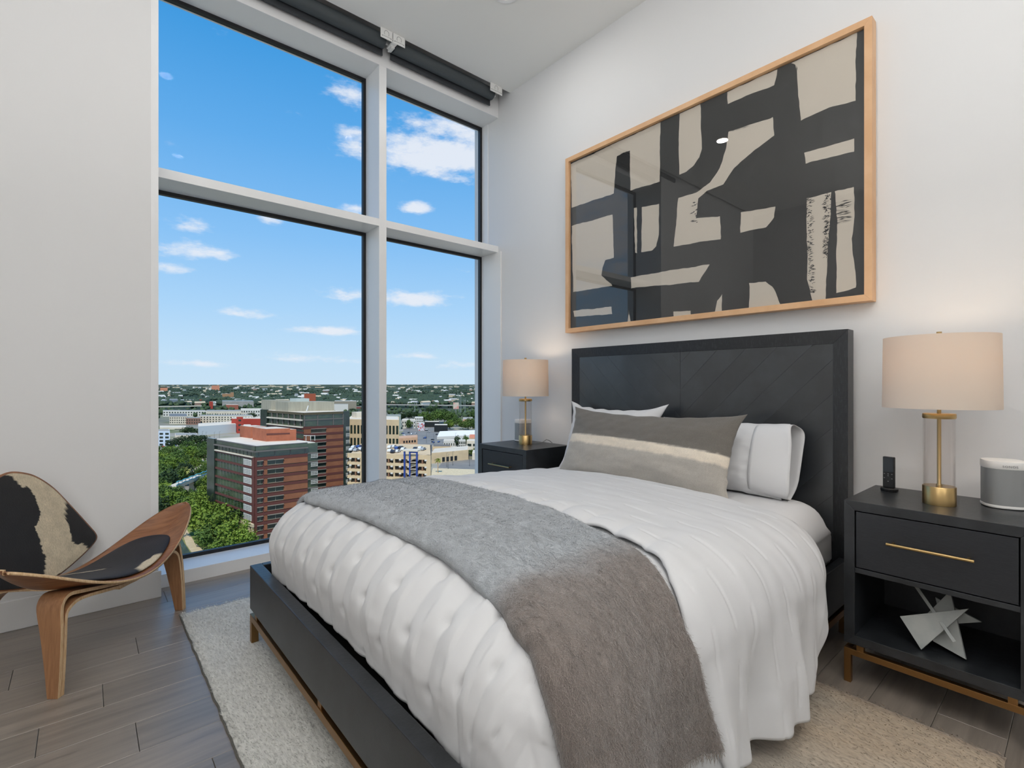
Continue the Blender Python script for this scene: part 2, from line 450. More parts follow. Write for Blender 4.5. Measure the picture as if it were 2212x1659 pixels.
# added uplighters, unseen behind the camera, that brighten the ceiling and room
for i, (x, y) in enumerate(((-1.6, .2), (.25, -.75), (-.6, -1.8))):
    t = thing('fill_uplighter', (x, y, 0), ('added slim brass fill uplighter out of frame, left of the shell chair', 'added slim brass fill uplighter, unseen just behind the camera position', 'added slim brass fill uplighter, unseen by the rear wall behind the camera')[i], 'added fill lamp')
    MB().lathe([(.14, 0), (.14, .018), (.02, .03), (.012, .03)], (x, y, 0)).build('base', brass, t, smooth=True)
    MB().lathe([(.012, .03), (.012, 1.82)], (x, y, 0), 12).build('pole', brass, t, smooth=True)
    MB().lathe([(.02, 1.80), (.10, 1.84), (.19, 1.93), (.185, 1.932), (.10, 1.85), (.02, 1.815)], (x, y, 0), close=True).build('bowl', cover_m, t, smooth=True)
    li = bpy.data.lights.new('fill_uplight', 'AREA'); li.shape = 'DISK'; li.size = .3; li.energy = FILL_UP_W; li.color = (1, .99, .985)
    lo = bpy.data.objects.new('bulb', li); COL.objects.link(lo); lo.parent = t; lo.location = (0, 0, 1.935); lo.rotation_euler = (PI, 0, 0)

# ------------------------------------------------------------------ framed art
art = thing('framed_art', (2.68, 1.54, 1.49), 'large abstract black and cream print in a thin maple frame on the wall', 'picture')
ay0, ay1, az0, az1 = .625, 2.47, 1.489, 2.746
maple = mat('maple_frame', srgb(214, 168, 124), .45, col2=srgb(226, 184, 142), nscale=6, nstretch=(4, 1, 1), bump=.03)
fw = .03
def fr(p): return [(2.632, p[0][0], p[0][1]), (2.632, p[1][0], p[1][1]), (2.632, p[2][0], p[2][1]), (2.632, p[3][0], p[3][1])]
def rail(q):
    MB().hexa([(2.632, *q[0]), (2.632, *q[1]), (2.632, *q[2]), (2.632, *q[3]), (2.695, *q[0]), (2.695, *q[1]), (2.695, *q[2]), (2.695, *q[3])]).build('frame_rail', maple, art, bevel=.001)
rail([(ay0, az0), (ay1, az0), (ay1 - fw, az0 + fw), (ay0 + fw, az0 + fw)])
rail([(ay0, az1), (ay0 + fw, az1 - fw), (ay1 - fw, az1 - fw), (ay1, az1)])
rail([(ay0, az0), (ay0 + fw, az0 + fw), (ay0 + fw, az1 - fw), (ay0, az1)])
rail([(ay1, az0), (ay1, az1), (ay1 - fw, az1 - fw), (ay1 - fw, az0 + fw)])
ink = mat('black_ink_print', srgb(46, 46, 46), .75, spec=.2)
paper = mat('cream_paper', srgb(205, 196, 182), .8, spec=.2)
MB().box(2.657, 2.668, ay0 + fw - .004, ay1 - fw + .004, az0 + fw - .004, az1 - fw + .004).build('print', ink, art)
ART = [[(2.437, 2.704), (1.705, 2.712), (1.707, 2.352), (1.922, 2.362), (1.926, 2.621), (1.98, 2.625), (2.031, 2.62), (2.054, 2.382), (2.234, 2.387), (2.43, 2.388)], [(1.574, 2.714), (1.443, 2.713), (1.436, 2.457), (1.451, 2.412), (1.487, 2.374), (1.532, 2.357), (1.575, 2.353), (1.582, 2.567)], [(1.288, 2.713), (1.029, 2.711), (1.045, 2.639), (1.151, 2.646), (1.286, 2.645)], [(0.965, 2.712), (0.69, 2.714), (0.693, 2.409), (0.799, 2.421), (0.924, 2.408), (0.931, 2.535), (0.938, 2.653), (0.947, 2.694)], [(1.048, 2.48), (1.045, 2.384), (1.161, 2.332), (1.249, 2.284), (1.286, 2.249), (1.31, 2.214), (1.404, 2.209), (1.457, 2.18), (1.469, 2.072), (1.328, 2.046), (1.325, 1.92), (1.445, 1.932), (1.612, 1.937), (1.595, 2.086), (1.582, 2.216), (1.469, 2.217), (1.387, 2.248), (1.33, 2.311), (1.297, 2.396), (1.281, 2.492), (1.161, 2.486)], [(0.906, 2.246), (0.699, 2.238), (0.699, 2.179), (0.901, 2.19)], [(1.214, 2.038), (1.039, 2.02), (1.046, 1.969), (1.084, 1.924), (1.216, 1.928)], [(1.895, 2.242), (1.874, 2.24), (1.871, 1.95), (1.887, 1.956)], [(1.836, 2.232), (1.711, 2.22), (1.711, 2.032), (1.732, 1.965), (1.76, 1.943), (1.838, 1.95)], [(2.43, 2.259), (2.067, 2.245), (2.055, 1.958), (2.124, 1.952), (2.149, 1.907), (2.157, 1.855), (2.067, 1.775), (2.415, 1.779)], [(1.92, 1.806), (1.389, 1.791), (1.425, 1.745), (1.454, 1.704), (1.92, 1.732)], [(2.415, 1.646), (2.075, 1.634), (2.067, 1.583), (2.405, 1.601)], [(1.171, 1.654), (1.121, 1.653), (1.086, 1.648), (1.053, 1.618), (1.034, 1.58), (1.014, 1.518), (1.171, 1.518)], [(1.615, 1.55), (1.503, 1.544), (1.503, 1.518), (1.612, 1.516)], [(1.316, 1.614), (1.319, 1.518), (1.358, 1.519), (1.344, 1.58)], [(1.935, 1.598), (1.92, 1.518), (1.944, 1.517)], [(0.895, 2.021), (0.789, 2.021), (0.795, 1.868), (0.807, 1.761), (0.814, 1.516), (0.872, 1.52), (0.891, 1.627)], [(0.776, 2.021), (0.697, 2.018), (0.697, 1.88), (0.705, 1.784), (0.693, 1.561), (0.769, 1.544), (0.767, 1.68), (0.769, 1.88)]]
pm = MB()
def rough_poly(p, amp=.003):
    out = []
    for i in range(len(p)):
        a, b = p[i], p[(i + 1) % len(p)]; L_ = math.hypot(b[0] - a[0], b[1] - a[1]); n = max(1, int(L_ / .012))
        for j in range(n):
            t = j / n; yy, zz = a[0] + (b[0] - a[0]) * t, a[1] + (b[1] - a[1]) * t
            q = mnoise.noise(Vector((yy * 40, zz * 40, 1.3))) * amp + mnoise.noise(Vector((yy * 9, zz * 9, 5.3))) * amp * 1.6
            nx, ny = (b[1] - a[1]) / (L_ + 1e-9), -(b[0] - a[0]) / (L_ + 1e-9)
            out.append((min(max(yy + nx * q, ay0 + fw), ay1 - fw), min(max(zz + ny * q, az0 + fw), az1 - fw)))
    return out
from mathutils.geometry import tessellate_polygon
for p in ART:
    q = rough_poly(p)
    tri = tessellate_polygon([[Vector((a, b, 0)) for a, b in q]])
    pm.add([(2.6562, a, b) for a, b in q], [(t[0], t[1], t[2]) for t in tri])
pm.build('paper_shapes', paper, art)
dm = MB()    # dry-brush bristle strokes
def dash(y_, z_, dy, dz, w):
    n = math.hypot(dy, dz) + 1e-9; py_, pz_ = -dz / n * w, dy / n * w
    dm.add([(2.6555, y_, z_), (2.6555, y_ + dy * .5 + py_, z_ + dz * .5 + pz_), (2.6555, y_ + dy, z_ + dz), (2.6555, y_ + dy * .5 - py_, z_ + dz * .5 - pz_)], [(0, 1, 2, 3)])
for i in range(170):
    zz = random.uniform(1.56, 2.02); dash(.888 + random.gauss(0, .006) - (.01 if zz < 1.7 else 0), zz, random.uniform(-.022, .004), random.uniform(-.008, .008), random.uniform(.001, .0026))
for i in range(150):
    zz = random.uniform(1.72, 2.02); dash(.797 + random.uniform(-.004, .018), zz, random.uniform(-.006, .022), random.uniform(-.012, .012), random.uniform(.001, .003))
for i in range(46):
    zz = random.uniform(1.865, 1.965); dash(random.uniform(.70, .76), zz, random.uniform(.02, .06) , random.uniform(-.004, .004), random.uniform(.0006, .002))
for i in range(26):
    zz = random.uniform(2.04, 2.17); dash(1.462 + random.uniform(-.01, .02), zz, random.uniform(-.03, .035), random.uniform(-.004, .004), random.uniform(.002, .004))
for i in range(16): dash(1.03 - i * .006, 2.70 + random.uniform(-.02, .004), random.uniform(-.004, .004), -.03, .002)
for i in range(14): dash(1.93 + i * .0065, 2.618 + random.uniform(-.004, .012), 0, -.025, .0022)
for i in range(22): dash(random.uniform(1.07, 1.25), 2.482 + random.uniform(-.003, .012), random.uniform(.01, .04), .002, .0008)
tag(dm.build('brush_marks', ink, art), kind='stuff')
MB().box(2.646, 2.648, ay0 + fw, ay1 - fw, az0 + fw, az1 - fw).build('glazing', clear_glass('picture_glass', (1, 1, 1), 1.0, 1.55), art)

# ================================================================== NIGHTSTANDS
wb_m, wh_m = black_wood, black_wood_h
def nightstand(xf, yl, w, dep, lab, rz=0):
    """front face at x=xf, left (window side) edge y=yl, extends to y=yl-w"""
    y0, y1, x1 = yl - w, yl, xf + dep
    t = thing('nightstand', ((xf + x1) / 2, (y0 + y1) / 2, 0), lab, 'nightstand', 'pair of black nightstands', 0)
    zb, zt_, th = .147, .682, .034
    def fr(q, nm):
        MB().hexa([(xf, *q[0]), (xf, *q[1]), (xf, *q[2]), (xf, *q[3]), (x1, *q[0]), (x1, *q[1]), (x1, *q[2]), (x1, *q[3])]).build(nm, wb_m, t, bevel=.0012)
    fr([(y0, zt_), (y0 + th, zt_ - th), (y1 - th, zt_ - th), (y1, zt_)], 'top_panel')
    fr([(y0, zb), (y1, zb), (y1 - th, zb + th), (y0 + th, zb + th)], 'bottom_panel')
    fr([(y0, zb), (y0 + th, zb + th), (y0 + th, zt_ - th), (y0, zt_)], 'side_panel')
    fr([(y1, zb), (y1, zt_), (y1 - th, zt_ - th), (y1 - th, zb + th)], 'side_panel')
    MB().box(x1 - .012, x1 - .002, y0 + th, y1 - th, zb + th, zt_ - th).build('back_panel', wb_m, t)
    MB().box(xf + .004, x1 - .012, y0 + th, y1 - th, .416, .434).build('shelf', wb_m, t, bevel=.001)
    dr = MB().box(xf + .003, x1 - .05, y0 + th + .004, y1 - th - .004, .438, zt_ - th - .004).build('drawer', mat('black_drawer_front', (.013, .0145, .018), .4, col2=(.024, .026, .031), nscale=40, nstretch=(1, 1, 20), bump=.08, bscale=200, bstretch=(1, 1, 10)), t, bevel=.001)
    yc = (y0 + y1) / 2
    hb = MB().tube([(xf - .026, yc - .115, .553), (xf - .026, yc + .115, .553)], .0052, 10)
    for s in (-1, 1): hb.tube([(xf + .004, yc + s * .1, .553), (xf - .026, yc + s * .1, .553)], .0042, 8)
    hb.build('handle', brass, dr, smooth=True)
    b = .022
    for nm, (p, q, r, s_) in (('base_rail', (xf, xf + b, y0, y1)), ('base_rail', (x1 - b, x1, y0, y1)), ('base_rail', (xf + b, x1 - b, y0, y0 + b)), ('base_rail', (xf + b, x1 - b, y1 - b, y1))):
        MB().box(p, q, r, s_, .105, .127).build(nm, bronze, t, bevel=.0008)
    for xx in (xf, x1 - b):
        for yy in (y0, y1 - b):
            MB().box(xx, xx + b, yy, yy + b, 0, .105).build('leg', bronze, t, bevel=.0008)
            MB().box(xx + .002, xx + b - .002, yy + (.04 if yy == y0 else -.04), yy + b + (.04 if yy == y0 else -.04), .127, .147).build('spacer', bronze, t)
    return t
NSR = nightstand(2.178, .606, .502, .425, 'black nightstand right of the bed, its open shelf holding a star ornament')
NSL = nightstand(2.205, 2.935, .515, .42, 'black nightstand in the corner between the bed and the window')

# ------------------------------------------------------------------ table lamps
shade_m = bpy.data.materials.new('linen_shade'); shade_m.use_nodes = True
_nt = shade_m.node_tree; _b = _nt.nodes['Principled BSDF']
_b.inputs['Base Color'].default_value = (.78, .73, .66, 1); _b.inputs['Roughness'].default_value = .9
_tl = _nt.nodes.new('ShaderNodeBsdfTranslucent'); _tl.inputs[0].default_value = (.80, .66, .52, 1)
_mx = _nt.nodes.new('ShaderNodeMixShader'); _mx.inputs[0].default_value = .32
_nt.links.new(_b.outputs[0], _mx.inputs[1]); _nt.links.new(_tl.outputs[0], _mx.inputs[2]); _nt.links.new(_mx.outputs[0], _nt.nodes['Material Output'].inputs[0])
bulb_m = mat('warm_bulb', (1, .9, .75), .4, emit=((1, .72, .45), 6))
tube_m = clear_glass('lamp_glass', (.985, .975, .97), .8, 1.45)
lamp0 = None
def table_lamp(x, y, lab):
    global lamp0
    if lamp0 is not None:
        c = copy_tree(lamp0); c.location = (x, y, .6825); c['label'] = lab; ORG[c.name] = Vector((x, y, .6825)); return c
    z = .6825
    t = thing('table_lamp', (x, y, z), lab, 'table lamp', 'pair of glass and brass table lamps')
    MB().lathe([(.0001, 0), (.0485, 0), (.0485, .064), (.047, .066), (.0001, .066)], (x, y, z), 48).build('base', brass, t, smooth=True)
    MB().lathe([(.0455, .064), (.0455, .312), (.0430, .312), (.0430, .064)], (x, y, z), 48, close=True).build('glass_tube', tube_m, t, smooth=True)
    MB().lathe([(.009, .066), (.009, .07), (.0062, .076), (.0062, .315)], (x, y, z), 20).build('stem', brass, t, smooth=True)
    MB().lathe([(.0001, .312), (.047, .312), (.0485, .316), (.0485, .326), (.047, .330), (.0001, .330)], (x, y, z), 48).build('cap', brass, t, smooth=True)
    MB().lathe([(.0062, .33), (.0062, .40), (.012, .402), (.012, .45), (.008, .452)], (x, y, z), 20).build('socket', brass, t, smooth=True)
    zb, zt_ = .350, .610
    MB().lathe([(.168, zb), (.165, zt_), (.1635, zt_), (.1665, zb)], (x, y, z), 72, close=True).build('lamp_shade', shade_m, t, smooth=True)
    hp = MB()
    for k in range(3):
        a = 2 * PI * k / 3 + .3; hp.tube([(x, y, z + .600), (x + .164 * math.cos(a), y + .164 * math.sin(a), z + .604)], .0016, 6)
    hp.lathe([(.0001, .596), (.012, .596), (.012, .605), (.0001, .605)], (x, y, z), 16)
    hr = MB().tube([(x + .012, y, z + .40), (x + .05, y, z + .45), (x + .05, y, z + .55), (x, y, z + .598), (x - .05, y, z + .55), (x - .05, y, z + .45), (x - .012, y, z + .40)], .0016, 6)
    hr.build('harp', brass, t, smooth=True)
    hp.build('spider', brass, t, smooth=True)
    MB().lathe([(.0001, .604), (.008, .604), (.008, .628), (.0001, .629)], (x, y, z), 20).build('finial', brass, t, smooth=True)
    MB().lathe([(.0001, .452), (.012, .455), (.028, .49), (.024, .515), (.0001, .528)], (x, y, z), 20).build('light_bulb', bulb_m, t, smooth=True)
    li = bpy.data.lights.new('lamp', 'POINT'); li.energy = LAMP_W; li.color = (1, .78, .57); li.shadow_soft_size = .04
    lo = bpy.data.objects.new('bulb', li); COL.objects.link(lo); lo.parent = t; lo.location = (0, 0, .545)
    lamp0 = t
    return t
table_lamp(2.365, .358, 'lit brass and glass table lamp beside the remote and the speaker')
table_lamp(2.432, 2.677, 'lit brass and glass table lamp in the corner by the window')
t = [q for q in bpy.data.objects if q.name.startswith('table_lamp')][-1]
MB().tube([(2.47, 2.66, .687), (2.51, 2.63, .688), (2.545, 2.61, .695), (2.57, 2.60, .712), (2.585, 2.585, .705), (2.60, 2.57, .688)], .0028, 8).build('power_cord', mat('grey_cord', (.18, .18, .18), .5), t, smooth=True)

# ------------------------------------------------------------------ speakers, remote, star
grille_m = mat('silver_speaker_mesh', srgb(150, 152, 152), .45, .35, bump=.15, bscale=1500)
spk_white = mat('white_speaker_plastic', (.78, .77, .75), .35)
def oval(w, d, n=48, p=2.6):
    o = []
    for i in range(n):
        a = 2 * PI * i / n; c, s = math.cos(a), math.sin(a)
        o.append((w * abs(c) ** (2 / p) * (1 if c >= 0 else -1), d * abs(s) ** (2 / p) * (1 if s >= 0 else -1)))
    return o
def speaker(x, y, z, rz, lab, hw=.062, hd=.06, ht=.165, text=True):
    t = thing('wireless_speaker', (x, y, z), lab, 'speaker')
    def loft(levels, nm, m):
        sec = [[(x + a * k, y + b * k, z + zz) for a, b in oval(hw, hd)] for k, zz in levels]
        return MB().ring(sec, None).build(nm, m, t, smooth=True)
    loft([(.90, 0), (.985, .003), (1.0, .008), (.985, .012)], 'foot_ring', spk_white)
    loft([(.975, .012), (.975, ht - .026)], 'grille', grille_m)
    cap = loft([(.985, ht - .026), (1.0, ht - .024), (1.0, ht - .005), (.98, ht), (.9, ht + .001)], 'top_cap', spk_white)
    t.rotation_euler.z = rz
    if text:
        cu = bpy.data.curves.new('lettering', 'FONT'); cu.body = 'SONOS'; cu.size = .0105; cu.extrude = .0003; cu.align_x = 'CENTER'; cu.space_character = 1.25
        o = bpy.data.objects.new('lettering', cu); COL.objects.link(o); o.parent = cap
        o.location = (-hw - .0008, 0, ht - .019); o.rotation_euler = (PI / 2, 0, -PI / 2)
        cu.materials.append(mat('grey_lettering', (.22, .22, .22), .6))
        bpy.context.view_layer.update()
        me = bpy.data.meshes.new_from_object(o.evaluated_get(bpy.context.evaluated_depsgraph_get()))
        o2 = bpy.data.objects.new('printed_word', me); COL.objects.link(o2); o2.parent = cap; o2.location = o.location; o2.rotation_euler = o.rotation_euler
        bpy.data.objects.remove(o)
    return t
speaker(2.49, .200, .6825, R(20), 'silver and white speaker on the nightstand right of the bed')
speaker(2.555, 2.84, .6825, 0, 'silver and white speaker half behind the lamp in the corner', text=False)

rm_m = mat('black_plastic', (.012, .012, .013), .42)
t = thing('remote_cradle', (2.500, .535, .6825), 'round black charging cradle holding the remote', 'cradle')
MB().lathe([(.0001, 0), (.029, 0), (.030, .003), (.030, .010), (.027, .013), (.0001, .013)], (2.5, .535, .6825), 36).build('dock', rm_m, t, smooth=True)
t = thing('remote_control', (2.5, .535, .6955), 'slim black remote standing upright on the nightstand', 'remote')
t.rotation_euler.z = R(-12)
MB().box(2.492, 2.506, .515, .556, .6955, .822).build('case', rm_m, t, bevel=.003)
MB().box(2.4912, 2.4922, .5175, .5535, .760, .819).build('screen', mat('dark_screen', (.018, .024, .03), .12), t)
for (yy, zz, w_) in ((.549, .752, .004), (.5355, .752, .005), (.522, .752, .004), (.5355, .745, .004), (.549, .735, .004), (.522, .734, .004), (.5355, .722, .005)):
    MB().box(2.4906, 2.4922, yy - w_ / 2, yy + w_ / 2, zz - .0012, zz + .0012).build('button', mat('grey_button', (.3, .3, .3), .5), t)
bt = MB().lathe([(.0001, -.001), (.009, -.001), (.009, .001), (.0001, .001)], (0, 0, 0), 24)
bt.v = [(2.4915 + z_, .5355 + x_, .735 + y_) for x_, y_, z_ in bt.v]
bt.build('button', mat('dark_button', (.02, .02, .022), .4), t, smooth=True)

star_m = mat('frosted_grey_acrylic', srgb(168, 170, 166), .4, col2=srgb(150, 154, 152), nscale=12, spec=.4)
t = thing('star_ornament', (2.31, .345, .181), 'frosted grey star of crossing triangular plates on the open nightstand shelf', 'ornament')
def plate(nm, pts, n, th=.0052):
    """flat triangular plate from 3-D points"""
    p = [Vector(q) for q in pts]
    n = (p[1] - p[0]).cross(p[2] - p[0]).normalized() * th
    k = len(p)
    MB().add([q + n for q in p] + [q - n for q in p], [tuple(range(k)), tuple(range(2 * k - 1, k - 1, -1))] + [(i, k + i, k + (i + 1) % k, (i + 1) % k) for i in range(k)]).build(nm, star_m, t, bevel=.0006)
plate('star_plate', [(2.262, .452, .270), (2.285, .268, .354), (2.235, .386, .184)], (-1, -.12, .12))
plate('star_plate', [(2.335, .322, .384), (2.262, .272, .1875), (2.300, .424, .221)], (-1, .05, -.25))
plate('star_plate', [(2.335, .421, .373), (2.225, .297, .250), (2.375, .372, .276)], (-.35, .72, .6))
plate('star_plate', [(2.335, .241, .303), (2.345, .365, .345), (2.330, .345, .258)], (.2, .35, -1))
# ================================================================== RUG
rug = thing('area_rug', (1.22, 1.51, 0), 'pale grey cut-pile rug under the bed, browner towards the nightstand', 'rug')
RX0, RX1, RY0, RY1 = .352, 2.09, .16, 2.868
def rug_h(x, y): return .011 + .0025 * mnoise.noise(Vector((x * 9, y * 9, 0))) + .002 * mnoise.noise(Vector((x * 31, y * 12, 3)))
def rug_edge(x, y):
    w = .006
    return x + w * mnoise.noise(Vector((x * 3, y * 14, 7))), y + w * mnoise.noise(Vector((x * 14, y * 3, 9)))
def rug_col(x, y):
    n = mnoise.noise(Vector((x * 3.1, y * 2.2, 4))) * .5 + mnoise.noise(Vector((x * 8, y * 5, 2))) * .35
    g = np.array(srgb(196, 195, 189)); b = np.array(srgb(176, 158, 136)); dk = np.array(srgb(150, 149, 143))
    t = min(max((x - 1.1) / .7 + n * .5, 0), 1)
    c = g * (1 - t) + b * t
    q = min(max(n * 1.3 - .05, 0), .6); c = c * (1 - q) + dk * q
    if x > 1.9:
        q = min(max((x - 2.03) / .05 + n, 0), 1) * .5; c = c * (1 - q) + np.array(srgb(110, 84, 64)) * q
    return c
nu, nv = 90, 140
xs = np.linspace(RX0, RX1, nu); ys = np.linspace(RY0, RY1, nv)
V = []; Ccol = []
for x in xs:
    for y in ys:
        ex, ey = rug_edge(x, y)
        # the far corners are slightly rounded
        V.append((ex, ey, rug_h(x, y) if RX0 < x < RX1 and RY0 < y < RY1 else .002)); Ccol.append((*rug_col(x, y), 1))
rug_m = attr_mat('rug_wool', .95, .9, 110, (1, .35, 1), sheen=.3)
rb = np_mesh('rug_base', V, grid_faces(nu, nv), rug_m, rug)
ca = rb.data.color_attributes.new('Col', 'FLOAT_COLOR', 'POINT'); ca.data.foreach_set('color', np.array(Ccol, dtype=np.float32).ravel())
# pile tufts, uncountable: one part
NP = 90000
pvx = []; pvc = []
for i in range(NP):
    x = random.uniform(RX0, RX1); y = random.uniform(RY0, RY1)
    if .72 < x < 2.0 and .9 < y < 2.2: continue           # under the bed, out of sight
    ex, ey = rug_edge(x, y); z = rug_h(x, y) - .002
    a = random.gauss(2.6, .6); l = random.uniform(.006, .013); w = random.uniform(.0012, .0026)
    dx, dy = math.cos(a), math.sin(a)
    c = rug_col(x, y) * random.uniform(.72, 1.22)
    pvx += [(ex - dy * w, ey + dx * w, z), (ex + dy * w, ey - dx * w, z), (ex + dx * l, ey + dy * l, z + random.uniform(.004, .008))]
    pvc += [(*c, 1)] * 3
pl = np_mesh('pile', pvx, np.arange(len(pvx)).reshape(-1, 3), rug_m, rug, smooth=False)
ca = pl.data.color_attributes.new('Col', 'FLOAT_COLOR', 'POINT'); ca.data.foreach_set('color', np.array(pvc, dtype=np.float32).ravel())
tag(pl, kind='stuff')
bd = MB(); pts = [(RX0 - .001, y, .0035) for y in np.linspace(RY0, RY1, 120)]
pts = [(rug_edge(x, y)[0] - .003, rug_edge(x, y)[1], z) for x, y, z in pts]
bd.tube(pts, .0032, 5)
bd.build('binding', mat('dark_rug_binding', srgb(92, 90, 84), .95), rug, smooth=True)

# ================================================================== BED
bed = thing('bed_frame', (1.6, 1.53, 0), 'black wooden bed with a chevron headboard on a bronze metal base', 'bed')
BY0, BY1 = .702, 2.362
MB().box(.540, .585, BY0, BY1, .152, .338).build('footboard', black_wood, bed, bevel=.003)
MB().box(.585, 2.58, BY0, BY0 + .035, .152, .338).build('side_rail', black_wood, bed, bevel=.003)
MB().box(.585, 2.58, BY1 - .035, BY1, .152, .338).build('side_rail', black_wood, bed, bevel=.003)
MB().box(.585, 2.58, BY0 + .035, BY1 - .035, .20, .225).build('deck', mat('black_deck', (.006, .006, .006), .8), bed)
b = .028
for nm, q in (('base_rail', (.540, .540 + b, BY0, BY1)), ('base_rail', (.568, 2.55, BY0, BY0 + b)), ('base_rail', (.568, 2.55, BY1 - b, BY1)), ('base_rail', (2.55, 2.578, BY0, BY1))):
    MB().box(q[0], q[1], q[2], q[3], .103, .130).build(nm, bronze, bed, bevel=.001)
for xx in (.540, 2.55):
    for yy in (BY0, BY1 - b): MB().box(xx, xx + b, yy, yy + b, .0125, .103).build('leg', bronze, bed, bevel=.001)
for yy in (BY0 + .07, 1.52, BY1 - .1): MB().box(.543, .568, yy, yy + .03, .130, .152).build('spacer', bronze, bed, bevel=.001)
for xx in (.9, 1.55, 2.2): MB().box(xx, xx + .03, BY0 + .003, BY0 + b, .130, .152).build('spacer', bronze, bed, bevel=.001)
# headboard
hb = MB().box(2.60, 2.66, BY0, BY1, .10, 1.366).build('headboard', black_wood, bed, bevel=.002)
fwd_, ft = 2.582, .062
def hrail(q, m): MB().hexa([(fwd_, *q[0]), (fwd_, *q[1]), (fwd_ + .008, *q[2]), (fwd_ + .008, *q[3]), (2.60, *q[0]), (2.60, *q[1]), (2.60, *q[2]), (2.60, *q[3])]).build('frame_rail', m, hb, bevel=.001)
hrail([(BY0, 1.366), (BY1, 1.366), (BY1 - ft, 1.366 - ft), (BY0 + ft, 1.366 - ft)][::-1] if False else [(BY0, 1.366), (BY1, 1.366), (BY1 - ft, 1.304), (BY0 + ft, 1.304)], black_wood_h)
hrail([(BY1, 1.366), (BY1, .12), (BY1 - ft, .12), (BY1 - ft, 1.304)], black_wood_h)
hrail([(BY0, .12), (BY0, 1.366), (BY0 + ft, 1.304), (BY0 + ft, .12)], black_wood_h)
# chevron boards meeting at the middle line
chev = mat('black_chevron_board', (.012, .0145, .018), .34, col2=(.03, .036, .042), nscale=7, ndetail=8, nlo=.45, nhi=.85, bump=.12, bscale=70, bstretch=(1, 1, 1), rnd=.12, rough2=.42, spec=1.0, coat=.5)
yi0, yi1, zi0, zi1, ym = BY0 + ft, BY1 - ft, .40, 1.304, (BY0 + BY1) / 2
def clip_poly(poly, f):
    out = []
    for i in range(len(poly)):
        a, b_ = poly[i], poly[(i + 1) % len(poly)]; fa, fb = f(a), f(b_)
        if fa >= 0: out.append(a)
        if (fa >= 0) != (fb >= 0):
            t_ = fa / (fa - fb); out.append((a[0] + (b_[0] - a[0]) * t_, a[1] + (b_[1] - a[1]) * t_))
    return out
BWD = .155
for side in (1, -1):
    k = -12
    while k < 24:
        # boards fall from the outer edge towards the centre line at 45 degrees
        c0 = k * BWD + .0004; c1 = (k + 1) * BWD - .0004
        L_ = 3.
        lo_ = (lambda p, c0=c0: (p[1] - side * (p[0] - ym)) - c0)
        hi_ = (lambda p, c1=c1: c1 - (p[1] - side * (p[0] - ym)))
        yl0, yl1 = (ym + .0008, yi1) if side > 0 else (yi0, ym - .0008)
        poly = [(yl0, zi0), (yl1, zi0), (yl1, zi1), (yl0, zi1)]
        poly = clip_poly(clip_poly(poly, lo_), hi_)
        if len(poly) >= 3:
            x0_ = 2.5925 + random.uniform(-.0003, .0003)
            n = len(poly)
            MB().add([(x0_, p[0], p[1]) for p in poly] + [(2.601, p[0], p[1]) for p in poly], [tuple(range(n)), tuple(range(2 * n - 1, n - 1, -1))] + [(i, n + i, n + (i + 1) % n, (i + 1) % n) for i in range(n)]).build('chevron_board', chev, hb, bevel=.0003)
        k += 1

# ------------------------------------------------------------------ mattress (top-level: it lies on the bed)
def rounded_block(x0, x1, y0, y1, z0, z1, rc, re, nseg=10):
    """box with rounded plan corners rc and rounded upper / lower edges re"""
    prof = [(0, z0 + re)] 
    prof = [(re * (1 - math.cos(q)) * -1, 0) for q in [0]]
    lv = []
    for q in np.linspace(-PI / 2, 0, nseg): lv.append((re * (1 - math.cos(q)), z0 + re + re * math.sin(q)))
    for q in np.linspace(0, PI / 2, nseg): lv.append((re * (1 - math.cos(q)), z1 - re + re * math.sin(q)))
    sec = []
    for ins, z in lv:
        s = []
        for cx, cy, a0 in ((x1 - rc, y1 - rc, 0), (x0 + rc, y1 - rc, PI / 2), (x0 + rc, y0 + rc, PI), (x1 - rc, y0 + rc, 1.5 * PI)):
            for q in np.linspace(0, PI / 2, 9): s.append((cx + (rc - ins) * math.cos(a0 + q), cy + (rc - ins) * math.sin(a0 + q), z))
        sec.append(s)
    return MB().ring(sec, None)
mt = rounded_block(.66, 2.575, .735, 2.33, .226, .592, .16, .14)
mv = []
for x, y, z in mt.v:   # soft folds of the fitted sheet on the near side
    if y < .9: y -= .012 * math.sin(z * 60 + x * 25) * (1 if .25 < z < .5 else .2)
    mv.append((x, y, z))
mt.v = mv
m_o = mt.build('mattress', sheet_white, None, smooth=True, angle=60)
tag(m_o, 'mattress in a white fitted sheet bulging out at the head end of the bed', 'mattress')

